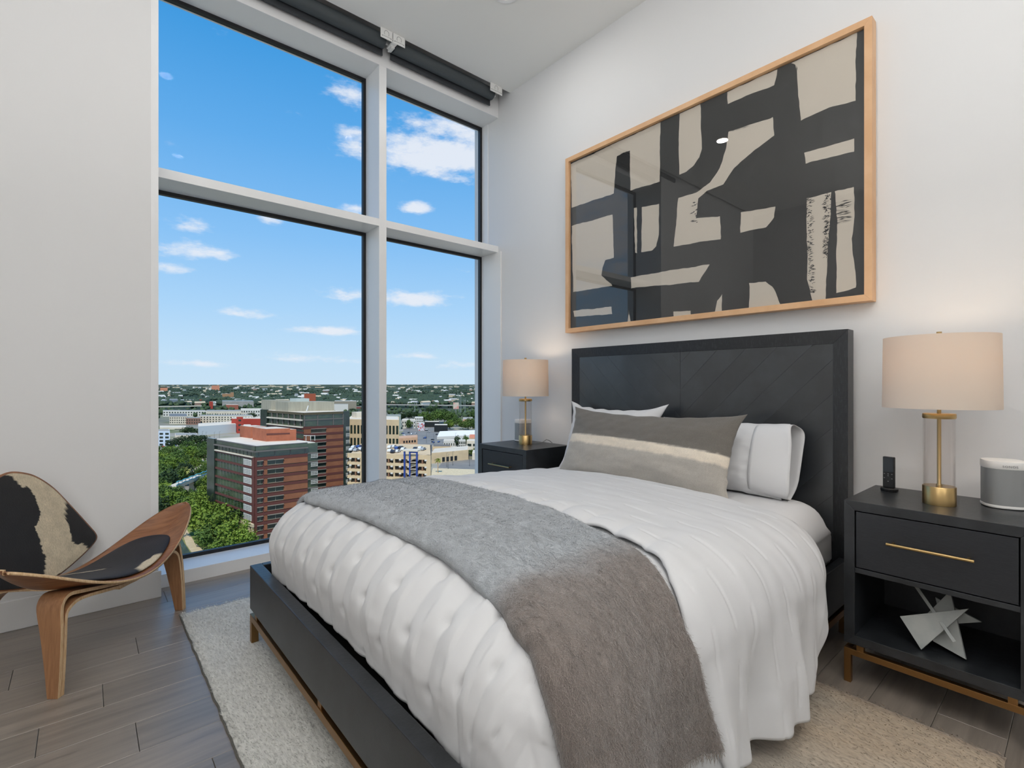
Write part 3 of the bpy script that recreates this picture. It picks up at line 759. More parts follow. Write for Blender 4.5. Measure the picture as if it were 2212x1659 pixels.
# ------------------------------------------------------------------ draped bedding
XF, YN, YF = .815, .87, 2.13       # core rectangle; the rest rolls over the edges
RR, RV, SA = .225, .20, .34
def crown(x, y): return .655 - .03 * ((y - 1.5) / .63) ** 2 - .045 * max(0, (x - 1.25)) / .9
def drape(a, b, off=0., smF=.455, smN=.70, smFar=.47, ripple=1.):
    """cloth coordinate (a along the bed, b across) -> point on the draped surface, offset outward"""
    A, Bn = max(0., XF - a), (YN - b if b < YN else (b - YF if b > YF else 0.))
    sgn = -1 if b < YN else 1
    ax, by = max(a, XF), min(max(b, YN), YF)
    zt_ = crown(ax, by)
    if A <= 0 and Bn <= 0: return Vector((a, b, zt_ + off)), Vector((0, 0, 1))
    side = smN - .13 * min(max((ax - 1.55) / .5, 0), 1) + .02 * math.sin(ax * 9) if sgn < 0 else smFar
    p, q = A / smF, Bn / side
    m = max(p, q); ang = math.atan2(q, p)
    w = ang / (PI / 2); w = w * w * (3 - 2 * w)
    smax = smF * (1 - w) + side * w
    s = m * smax if (p > 0 and q > 0) else (A if q <= 0 else Bn)
    ux, uy = -math.cos(ang), sgn * math.sin(ang)
    sq = (abs(ux) ** 3.6 + abs(uy) ** 3.6) ** (-1 / 3.6)      # squarer plan corners
    th = min(s / SA, 1) * PI / 2
    pos = (RR) * math.sin(th); drop = RV * (1 - math.cos(th)); nx, nz = math.sin(th), math.cos(th)
    if s > SA:
        e = s - SA; drop += e * .97
        if sgn < 0: pos += ripple * w * (.05 * e + .030 * min(e / .2, 1) * math.sin(ax * 15.5 + 1.2) + .016 * min(e / .25, 1) * math.sin(ax * 37 + b * 3)); 
        if w < .5: pos -= .10 * e * (1 - w)           # tucked in behind the footboard
    pos += off * nx
    return Vector((ax + ux * pos * sq, by + uy * pos * sq, zt_ - drop + off * nz)), Vector((ux * nx, uy * nx, nz))

def cloth(name, af, bf, nu, nv, m, disp, parent=None, thick=.012, off=0., **kw):
    V = np.empty((nu, nv, 3))
    for i in range(nu):
        for j in range(nv):
            s, t = i / (nu - 1), j / (nv - 1)
            a, b_ = af(s, t), bf(s, t)
            p, n = drape(a, b_, off, **kw)
            d_ = disp(a, b_, s, t)
            V[i, j] = p + n * d_
    o = np_mesh(name, V.reshape(-1, 3), grid_faces(nu, nv), m, parent)
    if thick:
        sm = o.modifiers.new('thickness', 'SOLIDIFY'); sm.thickness = thick; sm.offset = -1
    return o

def nz_(x, y, z): return mnoise.noise(Vector((x, y, z)))
CH = .122
def quilt_disp(a, b, s, t):
    # seams run along the bed over the foot end; puffs between; tufts pinch every so often
    ph = b / CH; fr_ = ph - math.floor(ph)
    foot = min(max((1.25 - a) / .2, 0), 1)
    puff = abs(math.sin(PI * fr_)) ** .7
    row = math.floor(ph)
    da = ((a + (.105 if int(row) % 2 else 0)) % .21) - .105
    # tuft at a seam: distance along and across
    dseam = min(fr_, 1 - fr_) * CH
    k0 = round(ph)
    da = ((a - .03 + (.085 if int(k0) % 2 else 0)) % .17) - .085
    tuft = math.exp(-(da / .016) ** 2 - (dseam / .014) ** 2)
    along = .55 + .45 * math.cos(da / .17 * 2 * PI)      # seam shows strongest next to the tuft
    h = (.0145 * puff * (.6 + .4 * along) - .012 * tuft) * (.25 + .75 * min(max((.80 - a) / .09, 0), 1))
    near = min(max((YN - b) / .3, 0), 1)
    h *= 1 - .72 * near
    edge_s = min(max((XF - a - .30) / .12, 0), 1)
    h *= 1 - .6 * edge_s
    h += .004 * nz_(a * 5, b * 5, 1) + .001 * nz_(a * 30, b * 12, 4)
    if near > 0: h += near * (.008 * nz_(a * 14, b * 3, 8))
    return h * (.25 + .75 * foot) 
quilt = thing('quilt', (1.4, 1.5, .6), 'white tufted quilt spread over the bed and folded back towards the pillows', 'quilt')
cloth('quilt_body', lambda s, t: XF - .455 + s * (.455 + 1.40 - XF), lambda s, t: YN - .68 + t * (.68 + YF - YN + .46), 150, 330, linen_white, quilt_disp, quilt, .022)

def fold_a(s, t):
    b_ = YN - .68 + t * (.68 + YF - YN + .46)
    hang = min(max((YN - b_) / .68, 0), 1)
    left = 1.262 - .155 * min(hang / .45, 1) ** .8 + .11 * max(0, hang - .5) / .5 + .012 * math.sin(b_ * 26) * (1 - hang)
    right = 2.16 + .03 * nz_(b_ * 4, 2, 2) - .25 * hang ** 1.3
    return left + s * (right - left)
def fold_disp(a, b, s, t):
    e = min(s / .10, 1); lip = .006 + .020 * math.sqrt(max(0., 1 - (1 - e) ** 2)) 
    ph = (b / CH); fr_ = ph - math.floor(ph)
    sc = .012 * abs(math.sin(PI * fr_)) ** .6 * math.exp(-(s / .16) ** 2)
    hang = min(max((YN - b) / .3, 0), 1)
    # short stitched dashes running across the bed, in staggered rows
    r_ = (a - .06) / .115; k_ = round(r_); dr_ = (r_ - k_) * .115
    ln = ((b + (.11 if int(k_) % 2 else 0)) % .22) / .22
    dash_ = math.exp(-(dr_ / .006) ** 2) * (1 if .12 < ln < .72 else 0)
    h = lip + sc * (1 - hang) - .0035 * dash_ + .006 * nz_(a * 5, b * 4, 3) + .003 * nz_(a * 16, b * 9, 6)
    if hang > 0: h += hang * .010 * nz_(a * 13, b * 2.2, 11)
    tail = min((1 - s) / .06, 1); h -= .015 * (1 - tail)
    return h
cloth('folded_layer', fold_a, lambda s, t: YN - .68 + t * (.68 + YF - YN + .46), 190, 280, linen_white, fold_disp, quilt, .012, off=.004, smN=.72)

# ------------------------------------------------------------------ throw
def throw_col(b):
    g = np.array(srgb(128, 132, 136)); w = np.array(srgb(108, 98, 92))
    return g, w
THB0, THB1 = YN - .535, YF + .40
def th_a(s, t):
    b_ = THB0 + t * (THB1 - THB0)
    near = min(max((1.15 - b_) / .87, 0), 1); far = min(max((b_ - 1.2) / 1.0, 0), 1)
    left = .735 - .02 * far - .10 * near ** 1.2
    right = 1.235 + .02 * far - .135 * min(near / .6, 1) ** 1.3 + .09 * max(0, near - .6) / .4
    return left + s * (right - left)
def th_disp(a, b, s, t):
    e = min(s / .08, 1); lip = .004 + .027 * math.sqrt(max(0., 1 - (1 - e) ** 2)); e2 = min((1 - s) / .03, 1); lip -= .012 * (1 - e2)
    h = lip + .006 * nz_(a * 6, b * 3, 21) + .005 * nz_(a * 3 + b * 1.5, b * 9 - a * 8, 5) + .0022 * nz_(a * 60, b * 60, 2)
    h += .007 * math.exp(-((a - .98 - .12 * (b - 1.5)) / .025) ** 2) * min(max((b - .9) / .3, 0), 1)
    near = min(max((YN - b) / .3, 0), 1)
    h += near * .012 * math.sin(a * 17 + .5)
    return h
throw = thing('throw_blanket', (1.0, 1.4, .66), 'fuzzy grey and taupe throw laid across the foot half of the bed', 'blanket')
throw_m = attr_mat('mohair', .95, 1.0, 420, (1, 1, 1), sheen=.55)
nu, nv = 90, 330
th_b = lambda s, t: THB0 + t * (THB1 - THB0)
tb = cloth('throw_body', th_a, th_b, nu, nv, throw_m, th_disp, throw, .014, off=.012, smN=.72, ripple=.8)
def tcol(b, a=0):
    q = min(max((b - .80 + .05 * nz_(a * 9, b * 9, 3)) / .14, 0), 1); q = q * q * (3 - 2 * q)
    return np.array(srgb(124, 114, 108)) * (1 - q) + np.array(srgb(166, 171, 176)) * q
cc = np.ones((nu, nv, 4), dtype=np.float32)
for i in range(nu):
    for j in range(nv):
        b_ = th_b(0, j / (nv - 1)); a_ = th_a(i / (nu - 1), j / (nv - 1))
        cc[i, j, :3] = tcol(b_, a_) * (1 + .25 * nz_(a_ * 45, b_ * 30, 7) + .12 * nz_(a_ * 12, b_ * 9, 9))
ca = tb.data.color_attributes.new('Col', 'FLOAT_COLOR', 'POINT'); ca.data.foreach_set('color', cc.ravel())
fv = []; fc = []
co = np.empty(nu * nv * 3, dtype=np.float32); tb.data.vertices.foreach_get('co', co); co = co.reshape(nu, nv, 3) + np.array(org(throw), dtype=np.float32)
nrm = np.empty(nu * nv * 3, dtype=np.float32); tb.data.vertices.foreach_get('normal', nrm); nrm = nrm.reshape(nu, nv, 3)
if nrm[nu // 2, nv // 2, 2] < 0: nrm = -nrm
for _ in range(34000):
    i = random.random() * (nu - 1); j = random.random() ** 1.25 * (nv - 1); i0, j0 = int(min(i, nu - 2)), int(min(j, nv - 2)); s_, t_ = i - i0, j - j0
    p = co[i0, j0] * (1 - s_) * (1 - t_) + co[i0 + 1, j0] * s_ * (1 - t_) + co[i0, j0 + 1] * (1 - s_) * t_ + co[i0 + 1, j0 + 1] * s_ * t_
    n = nrm[i0, j0]
    down = co[i0, max(j0 - 1, 0)] - co[i0, j0]; down = down / (np.linalg.norm(down) + 1e-9)
    acr = np.cross(n, down); a_ = random.gauss(0, .55)
    d1 = down * math.cos(a_) + acr * math.sin(a_); l = random.uniform(.010, .026); w = acr * .00042
    h1 = random.uniform(.0015, .005)
    q1 = p + n * h1 + d1 * l * .5 + acr * random.gauss(0, .002); q2 = p + n * random.uniform(.0, .006) + d1 * l + acr * random.gauss(0, .005)
    c = tcol(th_b(0, j / (nv - 1)), i) * random.uniform(.85, 1.55)
    fv += [p - w, p + w, q1 + w, q1 - w, q1 - w, q1 + w, q2 + w * .4, q2 - w * .4]; fc += [(*c, 1)] * 8
fz = np_mesh('fuzz', np.array(fv), np.arange(len(fv)).reshape(-1, 4), throw_m, throw, smooth=False); tag(fz, kind='stuff')
ca = fz.data.color_attributes.new('Col', 'FLOAT_COLOR', 'POINT'); ca.data.foreach_set('color', np.array(fc, dtype=np.float32).ravel())
fv = []; fc = []
for k in range(420):     # short fringe on the hem
    i = k / 419 * (nu - 1); i0 = int(min(i, nu - 2)); s_ = i - i0
    p = co[i0, 0] * (1 - s_) + co[i0 + 1, 0] * s_; t_ = co[i0 + 1, 0] - co[i0, 0]; t_ = t_ / np.linalg.norm(t_)
    l = random.uniform(.012, .028); w = t_ * .0009; q = p + np.array([0, 0, -l]) + t_ * random.gauss(0, .006) + nrm[i0, 0] * random.gauss(0, .004)
    c = np.array(srgb(122, 110, 100)) * random.uniform(.7, 1.4)
    fv += [p - w, p + w, q + w * .3, q - w * .3]; fc += [(*c, 1)] * 4
fg = np_mesh('fringe', np.array(fv), np.arange(len(fv)).reshape(-1, 4), throw_m, throw, smooth=False); tag(fg, kind='stuff')
ca = fg.data.color_attributes.new('Col', 'FLOAT_COLOR', 'POINT'); ca.data.foreach_set('color', np.array(fc, dtype=np.float32).ravel())

# ------------------------------------------------------------------ pillows
def pillow_grid(W, Hh, T, nu=70, nv=46, pinch=.06, ear=.0, seed=0, wr=1., pinch_v=None):
    """closed pillow in local axes: u along width, v up, w thickness; returns function of side"""
    fr_, bk = np.zeros((nu, nv, 3)), np.zeros((nu, nv, 3))
    for i in range(nu):
        for j in range(nv):
            u = math.sin((i / (nu - 1) - .5) * PI); v = math.sin((j / (nv - 1) - .5) * PI)
            t = T * (max(0, 1 - abs(u) ** 2.6) ** .5) * (max(0, 1 - abs(v) ** 2.4) ** .5)
            x = W * u * (1 - pinch * (1 - v * v)); y = Hh * v * (1 - (pinch * 1.3 if pinch_v is None else (pinch_v if v > 0 else pinch_v * .25)) * (1 - u * u))
            cr = (abs(u) * abs(v)) ** 6; x *= 1 + ear * cr; y *= 1 + ear * cr * 1.6
            wrk = wr * (.009 * nz_(u * 3 + seed, v * 3, seed) + .004 * nz_(u * 8, v * 6 + seed, 2))
            edge_w = .006 * wr * nz_(u * 6 + seed, v * 6, 9) * min(1, (abs(u) ** 8 + abs(v) ** 8))
            m = min(1, t / (T * .35))
            fr_[i, j] = (x + edge_w, y + edge_w, t + wrk * m); bk[i, j] = (x + edge_w, y + edge_w, -t * .8 + wrk * m * .4)
    return fr_, bk
def place(grid, base, up, across):
    """base = middle of the lower edge; across = width direction, up = height direction"""
    up, across = Vector(up).normalized(), Vector(across).normalized(); n = across.cross(up).normalized()
    M = np.array([across, up, n]); return grid.reshape(-1, 3) @ M + np.array(base)
def pillow(name, base, up, across, W, Hh, T, m, label, group=None, col=None, parent_parts=None, **kw):
    f, b_ = pillow_grid(W, Hh, T, **kw); nu, nv = f.shape[:2]
    bc = Vector(base) + Vector(up).normalized() * Hh
    V = np.vstack([place(f, bc, up, across), place(b_, bc, up, across)])
    gf = grid_faces(nu, nv); Fc = np.vstack([gf, gf[:, ::-1] + nu * nv])
    t = thing(name, base, label, 'pillow', group)
    o = np_mesh('cover', V, Fc, m, t)
    if col:
        loc = np.vstack([f.reshape(-1, 3), b_.reshape(-1, 3)])
        c = np.array([(*col(p[0] / W, p[1] / Hh), 1) for p in loc], dtype=np.float32)
        ca = o.data.color_attributes.new('Col', 'FLOAT_COLOR', 'POINT'); ca.data.foreach_set('color', c.ravel())
    w = o.modifiers.new('weld', 'WELD'); w.merge_threshold = .0004
    return t, o, bc

# across = -y so that across x up points at the foot (-x)
AC = (0, -1, 0)
def lum_col(u, v):
    n = nz_(u * 14, v * 3, 3) * .5 + nz_(u * 45, v * 10, 5) * .35
    top = np.array(srgb(116, 111, 104)); cream = np.array(srgb(226, 214, 196)); low = np.array(srgb(172, 166, 157))
    mid = .045 - .155 * (u + 1) / 2 + .02 * nz_(u * 3, 1, 1)
    hi, lo = mid + .10 + n * .03, mid - .10 + n * .06
    k1 = min(max((v - hi) / .03, 0), 1); k2 = min(max((lo - v) / .06, 0), 1)
    c = cream * (1 - k1) + top * (.9 + .1 * u * 0) * k1
    c = c * (1 - k2) + low * k2
    return c * (1 + .05 * nz_(u * 90, v * 8, 2) + .05 * nz_(u * 10, v * 90, 4))
lin_m = attr_mat('ombre_linen', .9, .5, 500, (1, 1, 1), sheen=.2)
pillow('lumbar_pillow', (2.165, 1.565, .596), (.42, 0, 1), AC, .508, .20, .086, lin_m, 'long grey ombre lumbar pillow with a cream stripe, in front of the white pillows', None, lum_col, pinch=.035, pinch_v=.13, ear=.05, seed=4, nu=150, nv=80)
tR, oR, bR = pillow('sleeping_pillow', (2.395, 1.245, .592), (.30, 0, 1), AC, .335, .178, .088, sheet_white, 'white bed pillow with its open case end towards the right nightstand', 'pair of white bed pillows', pinch=.05, seed=11, wr=1.2)
tL, oL, bL = pillow('sleeping_pillow', (2.385, 1.925, .592), (.30, 0, 1), AC, .338, .200, .09, sheet_white, 'white bed pillow behind the lumbar pillow, on the window side', 'pair of white bed pillows', pinch=.075, seed=23, ear=.10, wr=1.2)
# open hem of the right pillow case: a flattened sleeve around the pillow's near end
sec = []
upv = Vector((.30, 0, 1)).normalized(); nv_ = Vector(AC).cross(upv).normalized()
for k, dy in enumerate(np.linspace(0, .17, 12)):
    ring_ = []
    fl = dy / .17
    for q in np.linspace(0, 2 * PI, 40, endpoint=False):
        a, b_ = math.cos(q), math.sin(q)
        hh = .163 + .008 * fl; tt = .080 - .014 * fl
        e = 2.6 + 1.6 * fl
        uu = hh * abs(a) ** (2 / e) * (1 if a > 0 else -1); ww = tt * abs(b_) ** (2 / e) * (1 if b_ > 0 else -1)
        ww += .006 * nz_(q * 1.5, fl * 3, 3) * fl
        yy = bR.y - .200 - dy + .012 * math.sin(q * 2 + .6) * fl
        p = Vector((bR.x, yy, bR.z)) + upv * uu + nv_ * ww
        ring_.append(p)
    sec.append(ring_)
sv = MB(); n_ = 40
sv.add([p for r_ in sec for p in r_], [(i * n_ + j, i * n_ + (j + 1) % n_, (i + 1) * n_ + (j + 1) % n_, (i + 1) * n_ + j) for i in range(11) for j in range(n_)])
so = sv.build('case_hem', sheet_white, tR, smooth=True, angle=80)
smd = so.modifiers.new('thickness', 'SOLIDIFY'); smd.thickness = .003

# ================================================================== SHELL CHAIR
wal = mat('walnut_veneer', srgb(150, 100, 64), .38, col2=srgb(116, 72, 44), nscale=5, nstretch=(1.5, 14, 8), ndetail=8, nlo=.35, nhi=.7, coat=.2)
wal_l = mat('walnut_leg', srgb(164, 120, 84), .45, col2=srgb(138, 96, 64), nscale=9, nstretch=(12, 12, .8), nlo=.35, nhi=.7)
ply = mat('plywood_edge', srgb(216, 186, 146), .5, col2=srgb(190, 152, 108), nscale=30, nstretch=(6, 6, 1), nlo=.4, nhi=.7)
CO, WA, BA = Vector((.14, 2.68, 0)), Vector((.635, .772, 0)).normalized(), Vector((-.772, .635, 0)).normalized()
def ch(a, b, z): return CO + WA * a + BA * b + Vector((0, 0, z))
chair = thing('lounge_chair', tuple(ch(0, .15, 0)), 'three-legged bent plywood shell chair with cowhide pads by the window', 'chair')
def sz(a): return .318 + 1.12 * a * a - 1.35 * a ** 4
def sbf(a): q = min(abs(a) / .478, 1); return -.085 + .085 * q ** 2 + .05 * (1 - math.sqrt(1 - q ** 6))
def sbb(a): q = min(abs(a) / .478, 1); return .05 + .19 * (max(0, 1 - q * q)) ** .55
def dish(a, t): return .042 * math.sin(PI * min(max(t, 0), 1)) * math.exp(-((abs(a) - .34) / .13) ** 2)
nu, nv = 110, 30
V = []
for i in range(nu):
    a = .478 * math.sin((i / (nu - 1) - .5) * PI)
    for j in range(nv):
        t = j / (nv - 1); b0, b1 = sbf(a), sbb(a); b_ = b0 + (b1 - b0) * t
        z = sz(a) - dish(a, t) - .010 * (1 - t) ** 6
        V.append(ch(a, b_, z))
seat = np_mesh('seat', V, grid_faces(nu, nv), [wal, ply], chair)
sm = seat.modifiers.new('thickness', 'SOLIDIFY'); sm.thickness = .0105; sm.offset = 0; sm.use_rim = True; sm.material_offset_rim = 1
# cowhide
HIDE = [(-0.012, 0.743), (0.004, 0.724), (0.017, 0.69), (0.034, 0.67), (0.04, 0.681), (0.059, 0.657), (0.065, 0.611), (0.064, 0.559), (0.043, 0.52), (0.02, 0.507), (0.022, 0.47), (0.021, 0.415), (0.027, 0.373), (0.008, 0.328), (-0.004, 0.293), (0.03, 0.28), (0.095, 0.288), (0.195, 0.302), (0.238, 0.322), (0.239, 0.339), (0.214, 0.369), (0.175, 0.381), (0.166, 0.397), (0.172, 0.459), (0.168, 0.502), (0.202, 0.571), (0.205, 0.6), (0.195, 0.654), (0.169, 0.685), (0.084, 0.734)]
def inside(p, poly):
    x, y = p; c = False; n = len(poly)
    for i in range(n):
        x1, y1 = poly[i]; x2, y2 = poly[(i + 1) % n]
        if (y1 > y) != (y2 > y) and x < (x2 - x1) * (y - y1) / (y2 - y1) + x1: c = not c
    return c
BLK, CRM = np.array((.0085, .0075, .0075)), np.array(srgb(200, 186, 160))
hide_m = attr_mat('cowhide', .62, .35, 260, (1, 1, .3), sheen=.03)
HALF = [(0, .272), (.07, .278), (.15, .300), (.22, .325), (.275, .350), (.300, .370), (.302, .392), (.285, .430), (.218, .560), (.172, .640), (.12, .697), (.07, .728), (0, .745)]
def smooth_closed(p, n):
    out = []
    m = len(p)
    for i in range(m):
        p0, p1, p2, p3 = [np.array(p[(i + k) % m], float) for k in (-1, 0, 1, 2)]
        for k in range(n):
            t = k / n
            out.append(.5 * ((2 * p1) + (-p0 + p2) * t + (2 * p0 - 5 * p1 + 4 * p2 - p3) * t * t + (-p0 + 3 * p1 - 3 * p2 + p3) * t ** 3))
    return out
OUT = smooth_closed(HALF + [(-x, z) for x, z in HALF[-2:0:-1]], 6)
def bb(a, z): return .36 + .318 * (z - .3) - .10 * a * a
def back_panel(scale, off, rings=34, dome=0.):
    c = np.array((0, .50)); V = [ch(0, bb(0, .5) - off - dome, .5)]; P = [(0, .5)]
    n = len(OUT)
    for r in range(1, rings + 1):
        k = r / rings * scale
        for o in OUT:
            q = c + (o - c) * k; e = off + dome * (1 - (r / rings) ** 4)
            V.append(ch(q[0], bb(q[0], q[1]) - e, q[1])); P.append((q[0], q[1]))
    Fq = []
    for i in range(n): Fq.append((0, 1 + i, 1 + (i + 1) % n, 0))
    tri = [(0, 1 + (i + 1) % n, 1 + i) for i in range(n)]
    quad = [(1 + (r - 1) * n + i, 1 + (r - 1) * n + (i + 1) % n, 1 + r * n + (i + 1) % n, 1 + r * n + i) for r in range(1, rings) for i in range(n)]
    return V, tri, quad, P
V, tri, quad, P = back_panel(1.0, 0, 8)
mb = MB(); mb.add(V, tri + quad); back = mb.build('backrest', [wal, ply], chair, smooth=True, angle=80)
sm = back.modifiers.new('thickness', 'SOLIDIFY'); sm.thickness = .0105; sm.offset = 0; sm.material_offset_rim = 1
def hide_at(a, z):
    j = (.006 * nz_(a * 60, z * 60, 1) + .004 * nz_(a * 160, z * 110, 4)); j2 = .006 * nz_(a * 55, z * 70, 8)
    c = inside((a + j, z + j2), HIDE)
    if not c and a < -9 and z < .46 + .05 * nz_(a * 9, z * 9, 2): c = True
    k = 1 + .18 * nz_(a * 30, z * 30, 2) - max(0, .02 - abs(a - .13)) * 3
    return CRM * k if c else BLK * (1 + .4 * nz_(a * 20, z * 20, 3))
def colour_pad(o, P, fn):
    ca = o.data.color_attributes.new('Col', 'FLOAT_COLOR', 'POINT')
    ca.data.foreach_set('color', np.array([(*fn(*p), 1) for p in P], dtype=np.float32).ravel())
V, tri, quad, P = back_panel(.975, .0065, 80, .010)
mb = MB(); mb.add(V, tri + quad); pad = mb.build('back_pad', hide_m, chair, smooth=True); colour_pad(pad, P, hide_at)
smd = pad.modifiers.new('thickness', 'SOLIDIFY'); smd.thickness = .004; smd.offset = -1 if False else 1
# seat pad
V, P, n = [], [], 96
ca_, cb_, ra, rb_ = 0., .072, .315, .135
V.append(ch(0, cb_, sz(0) + .022)); P.append((0, cb_))
RG = 40
for r in range(1, RG + 1):
    k = r / RG
    for i in range(n):
        q = 2 * PI * i / n; a = ra * k * math.copysign(abs(math.cos(q)) ** .92, math.cos(q)); b_ = cb_ + rb_ * k * math.sin(q)
        b_ = min(max(b_, sbf(a) + .012), sbb(a) - .004)
        V.append(ch(a, b_, sz(a) - dish(a, (b_ - sbf(a)) / (sbb(a) - sbf(a))) + .0065 + .014 * math.sqrt(max(0, 1 - k ** 5)))); P.append((a, b_))
tri = [(0, 1 + i, 1 + (i + 1) % n) for i in range(n)]
quad = [(1 + (r - 1) * n + i, 1 + r * n + i, 1 + r * n + (i + 1) % n, 1 + (r - 1) * n + (i + 1) % n) for r in range(1, RG) for i in range(n)]
mb = MB(); mb.add(V, tri + quad); sp = mb.build('seat_pad', hide_m, chair, smooth=True)
def seat_hide(a, b_):
    j = .012 * nz_(a * 30, b_ * 40, 1) + .008 * nz_(a * 90, b_ * 70, 4)
    if ((a - .065) / .085) ** 2 + ((b_ + .060) / .032) ** 2 + j * 20 < 1: return CRM * 1.05
    if abs(b_ - .115 + (a + .06) * .9 + j * .2) < .006 and -.13 < a < -.02: return CRM
    return BLK * (1 + .5 * nz_(a * 20, b_ * 20, 3)) + np.array((.004, .003, .006))
colour_pad(sp, P, seat_hide)
smd = sp.modifiers.new('thickness', 'SOLIDIFY'); smd.thickness = .006; smd.offset = -1

def strip(nm, path, th, frame):
    """bent laminated strip: path of (p, z, w0, w1); p runs along `frame` axis, width across"""
    path_d = []
    for i in range(len(path) - 1):
        for k in range(4):
            t = k / 4; P0, P1, P2, P3 = [np.array(path[min(max(i + d_, 0), len(path) - 1)], float) for d_ in (-1, 0, 1, 2)]
            path_d.append(.5 * ((2 * P1) + (-P0 + P2) * t + (2 * P0 - 5 * P1 + 4 * P2 - P3) * t * t + (-P0 + 3 * P1 - 3 * P2 + P3) * t ** 3))
    path_d.append(np.array(path[-1], float))
    # drop overshoot below the floor
    for q in path_d: q[1] = max(q[1], 0)
    m = len(path_d); vs = []
    for i, q in enumerate(path_d):
        d_ = path_d[min(i + 1, m - 1)][:2] - path_d[max(i - 1, 0)][:2]; d_ /= np.linalg.norm(d_) + 1e-9; nn = np.array((-d_[1], d_[0])) * th / 2
        for sgn, w in ((1, q[2]), (1, q[3]), (-1, q[3]), (-1, q[2])):
            pp, zz = q[0] + nn[0] * sgn, max(q[1] + nn[1] * sgn, 0)
            vs.append(ch(pp, w, zz) if frame == 'a' else ch(w, pp, zz))
    fs, ms = [], []
    for i in range(m - 1):
        for k in range(4):
            fs.append((i * 4 + k, i * 4 + (k + 1) % 4, i * 4 + 4 + (k + 1) % 4, i * 4 + 4 + k)); ms.append(1 if k in (1, 3) else 0)
    fs += [(3, 2, 1, 0), tuple((m - 1) * 4 + k for k in range(4))]; ms += [1, 1]
    mb = MB(); mb.v = [tuple(v) for v in vs]; mb.f = fs; mb.m = ms
    return mb.build(nm, [wal_l, ply], chair, smooth=True, angle=35, bevel=.0012)
for s in (-1, 1):
    strip('front_leg', [(s * .353, 0, -.020, .018), (s * .346, .10, -.020, .034), (s * .338, .22, -.018, .056), (s * .332, .30, -.012, .074), (s * .322, .332, -.012, .078), (s * .298, .348, -.014, .078), (s * .25, .340, -.018, .074), (s * .17, .322, -.026, .066), (s * .08, .304, -.034, .058), (0, .2965, -.036, .056)], .0135, 'a')
    strip('front_leg', [(s * .339, 0, -.020, .018), (s * .332, .10, -.020, .034), (s * .324, .20, -.018, .052), (s * .317, .265, -.014, .066), (s * .304, .293, -.012, .072), (s * .27, .312, -.014, .072), (s * .22, .311, -.018, .070), (s * .15, .300, -.026, .064), (s * .08, .2895, -.034, .058), (0, .284, -.036, .056)], .0125, 'a')
strip('rear_leg', [(.0, .272, -.045, .045), (.10, .274, -.05, .05), (.24, .270, -.05, .05), (.40, .268, -.048, .048), (.50, .255, -.045, .045), (.575, .20, -.04, .04), (.625, .10, -.03, .03), (.655, 0, -.02, .02)], .024, 'b')
strip('back_support', [(.12, .278, -.05, .05), (.25, .274, -.05, .05), (.345, .271, -.05, .05), (.39, .284, -.05, .05), (.410, .325, -.045, .045), (.424, .40, -.04, .04), (.455, .50, -.035, .035)], .012, 'b')

# ================================================================== CITY BELOW THE WINDOW
def cm(name, c, **k): return mat('city_' + name, c, k.pop('rough', .8), **k)
brick_c = cm('brick', srgb(150, 96, 66), col2=srgb(136, 84, 58), nscale=.25, geo=True)
brick_d = cm('dark_red_band', srgb(100, 54, 46), rough=.7)
brick_p = cm('penthouse_brick', srgb(178, 104, 74), col2=srgb(160, 92, 64), nscale=.3, geo=True)
glass_g = mat('city_green_glass', srgb(44, 58, 46), .08, col2=srgb(84, 98, 66), nscale=.09, nstretch=(1, 1, 2.2), nlo=.45, nhi=.75, geo=True, spec=.9)
glass_d = mat('city_dark_glass', srgb(34, 42, 40), .12, col2=srgb(54, 66, 56), nscale=.3, geo=True, spec=.7)
roof_w = cm('pale_roof', srgb(232, 220, 200), col2=srgb(214, 202, 182), nscale=.06, geo=True)
ledge_c = cm('grey_ledge', srgb(110, 104, 98))
white_c = cm('white_panel', srgb(214, 210, 200))
stone_c = cm('pale_stone', srgb(222, 204, 170))
tan_c = cm('tan_wall', srgb(222, 196, 156), col2=srgb(210, 184, 146), nscale=.2, geo=True)
cream_c = cm('cream_wall', srgb(226, 214, 192), col2=srgb(210, 198, 178), nscale=.1, geo=True)
dark_c = cm('dark_opening', (.012, .013, .013), rough=.5)
grey_c = cm('grey_wall', srgb(170, 168, 160), col2=srgb(150, 148, 142), nscale=.08, geo=True)
blue_c = cm('blue_paint', srgb(52, 76, 150), rough=.5)
red_c = cm('red_wall', srgb(168, 62, 48))
salmon_c = cm('salmon_wall', srgb(214, 172, 138), col2=srgb(200, 156, 122), nscale=.3, geo=True)
asph_c = cm('asphalt', srgb(122, 120, 116), col2=srgb(140, 136, 128), nscale=.05, geo=True)
lblue_c = cm('pale_blue_wall', srgb(202, 216, 230))
metal_c = cm('screen_metal', srgb(172, 166, 146), col2=srgb(156, 150, 132), nscale=.3, nstretch=(3, 3, .3), geo=True)
pole_c = cm('grey_pole', srgb(128, 132, 130), rough=.5)

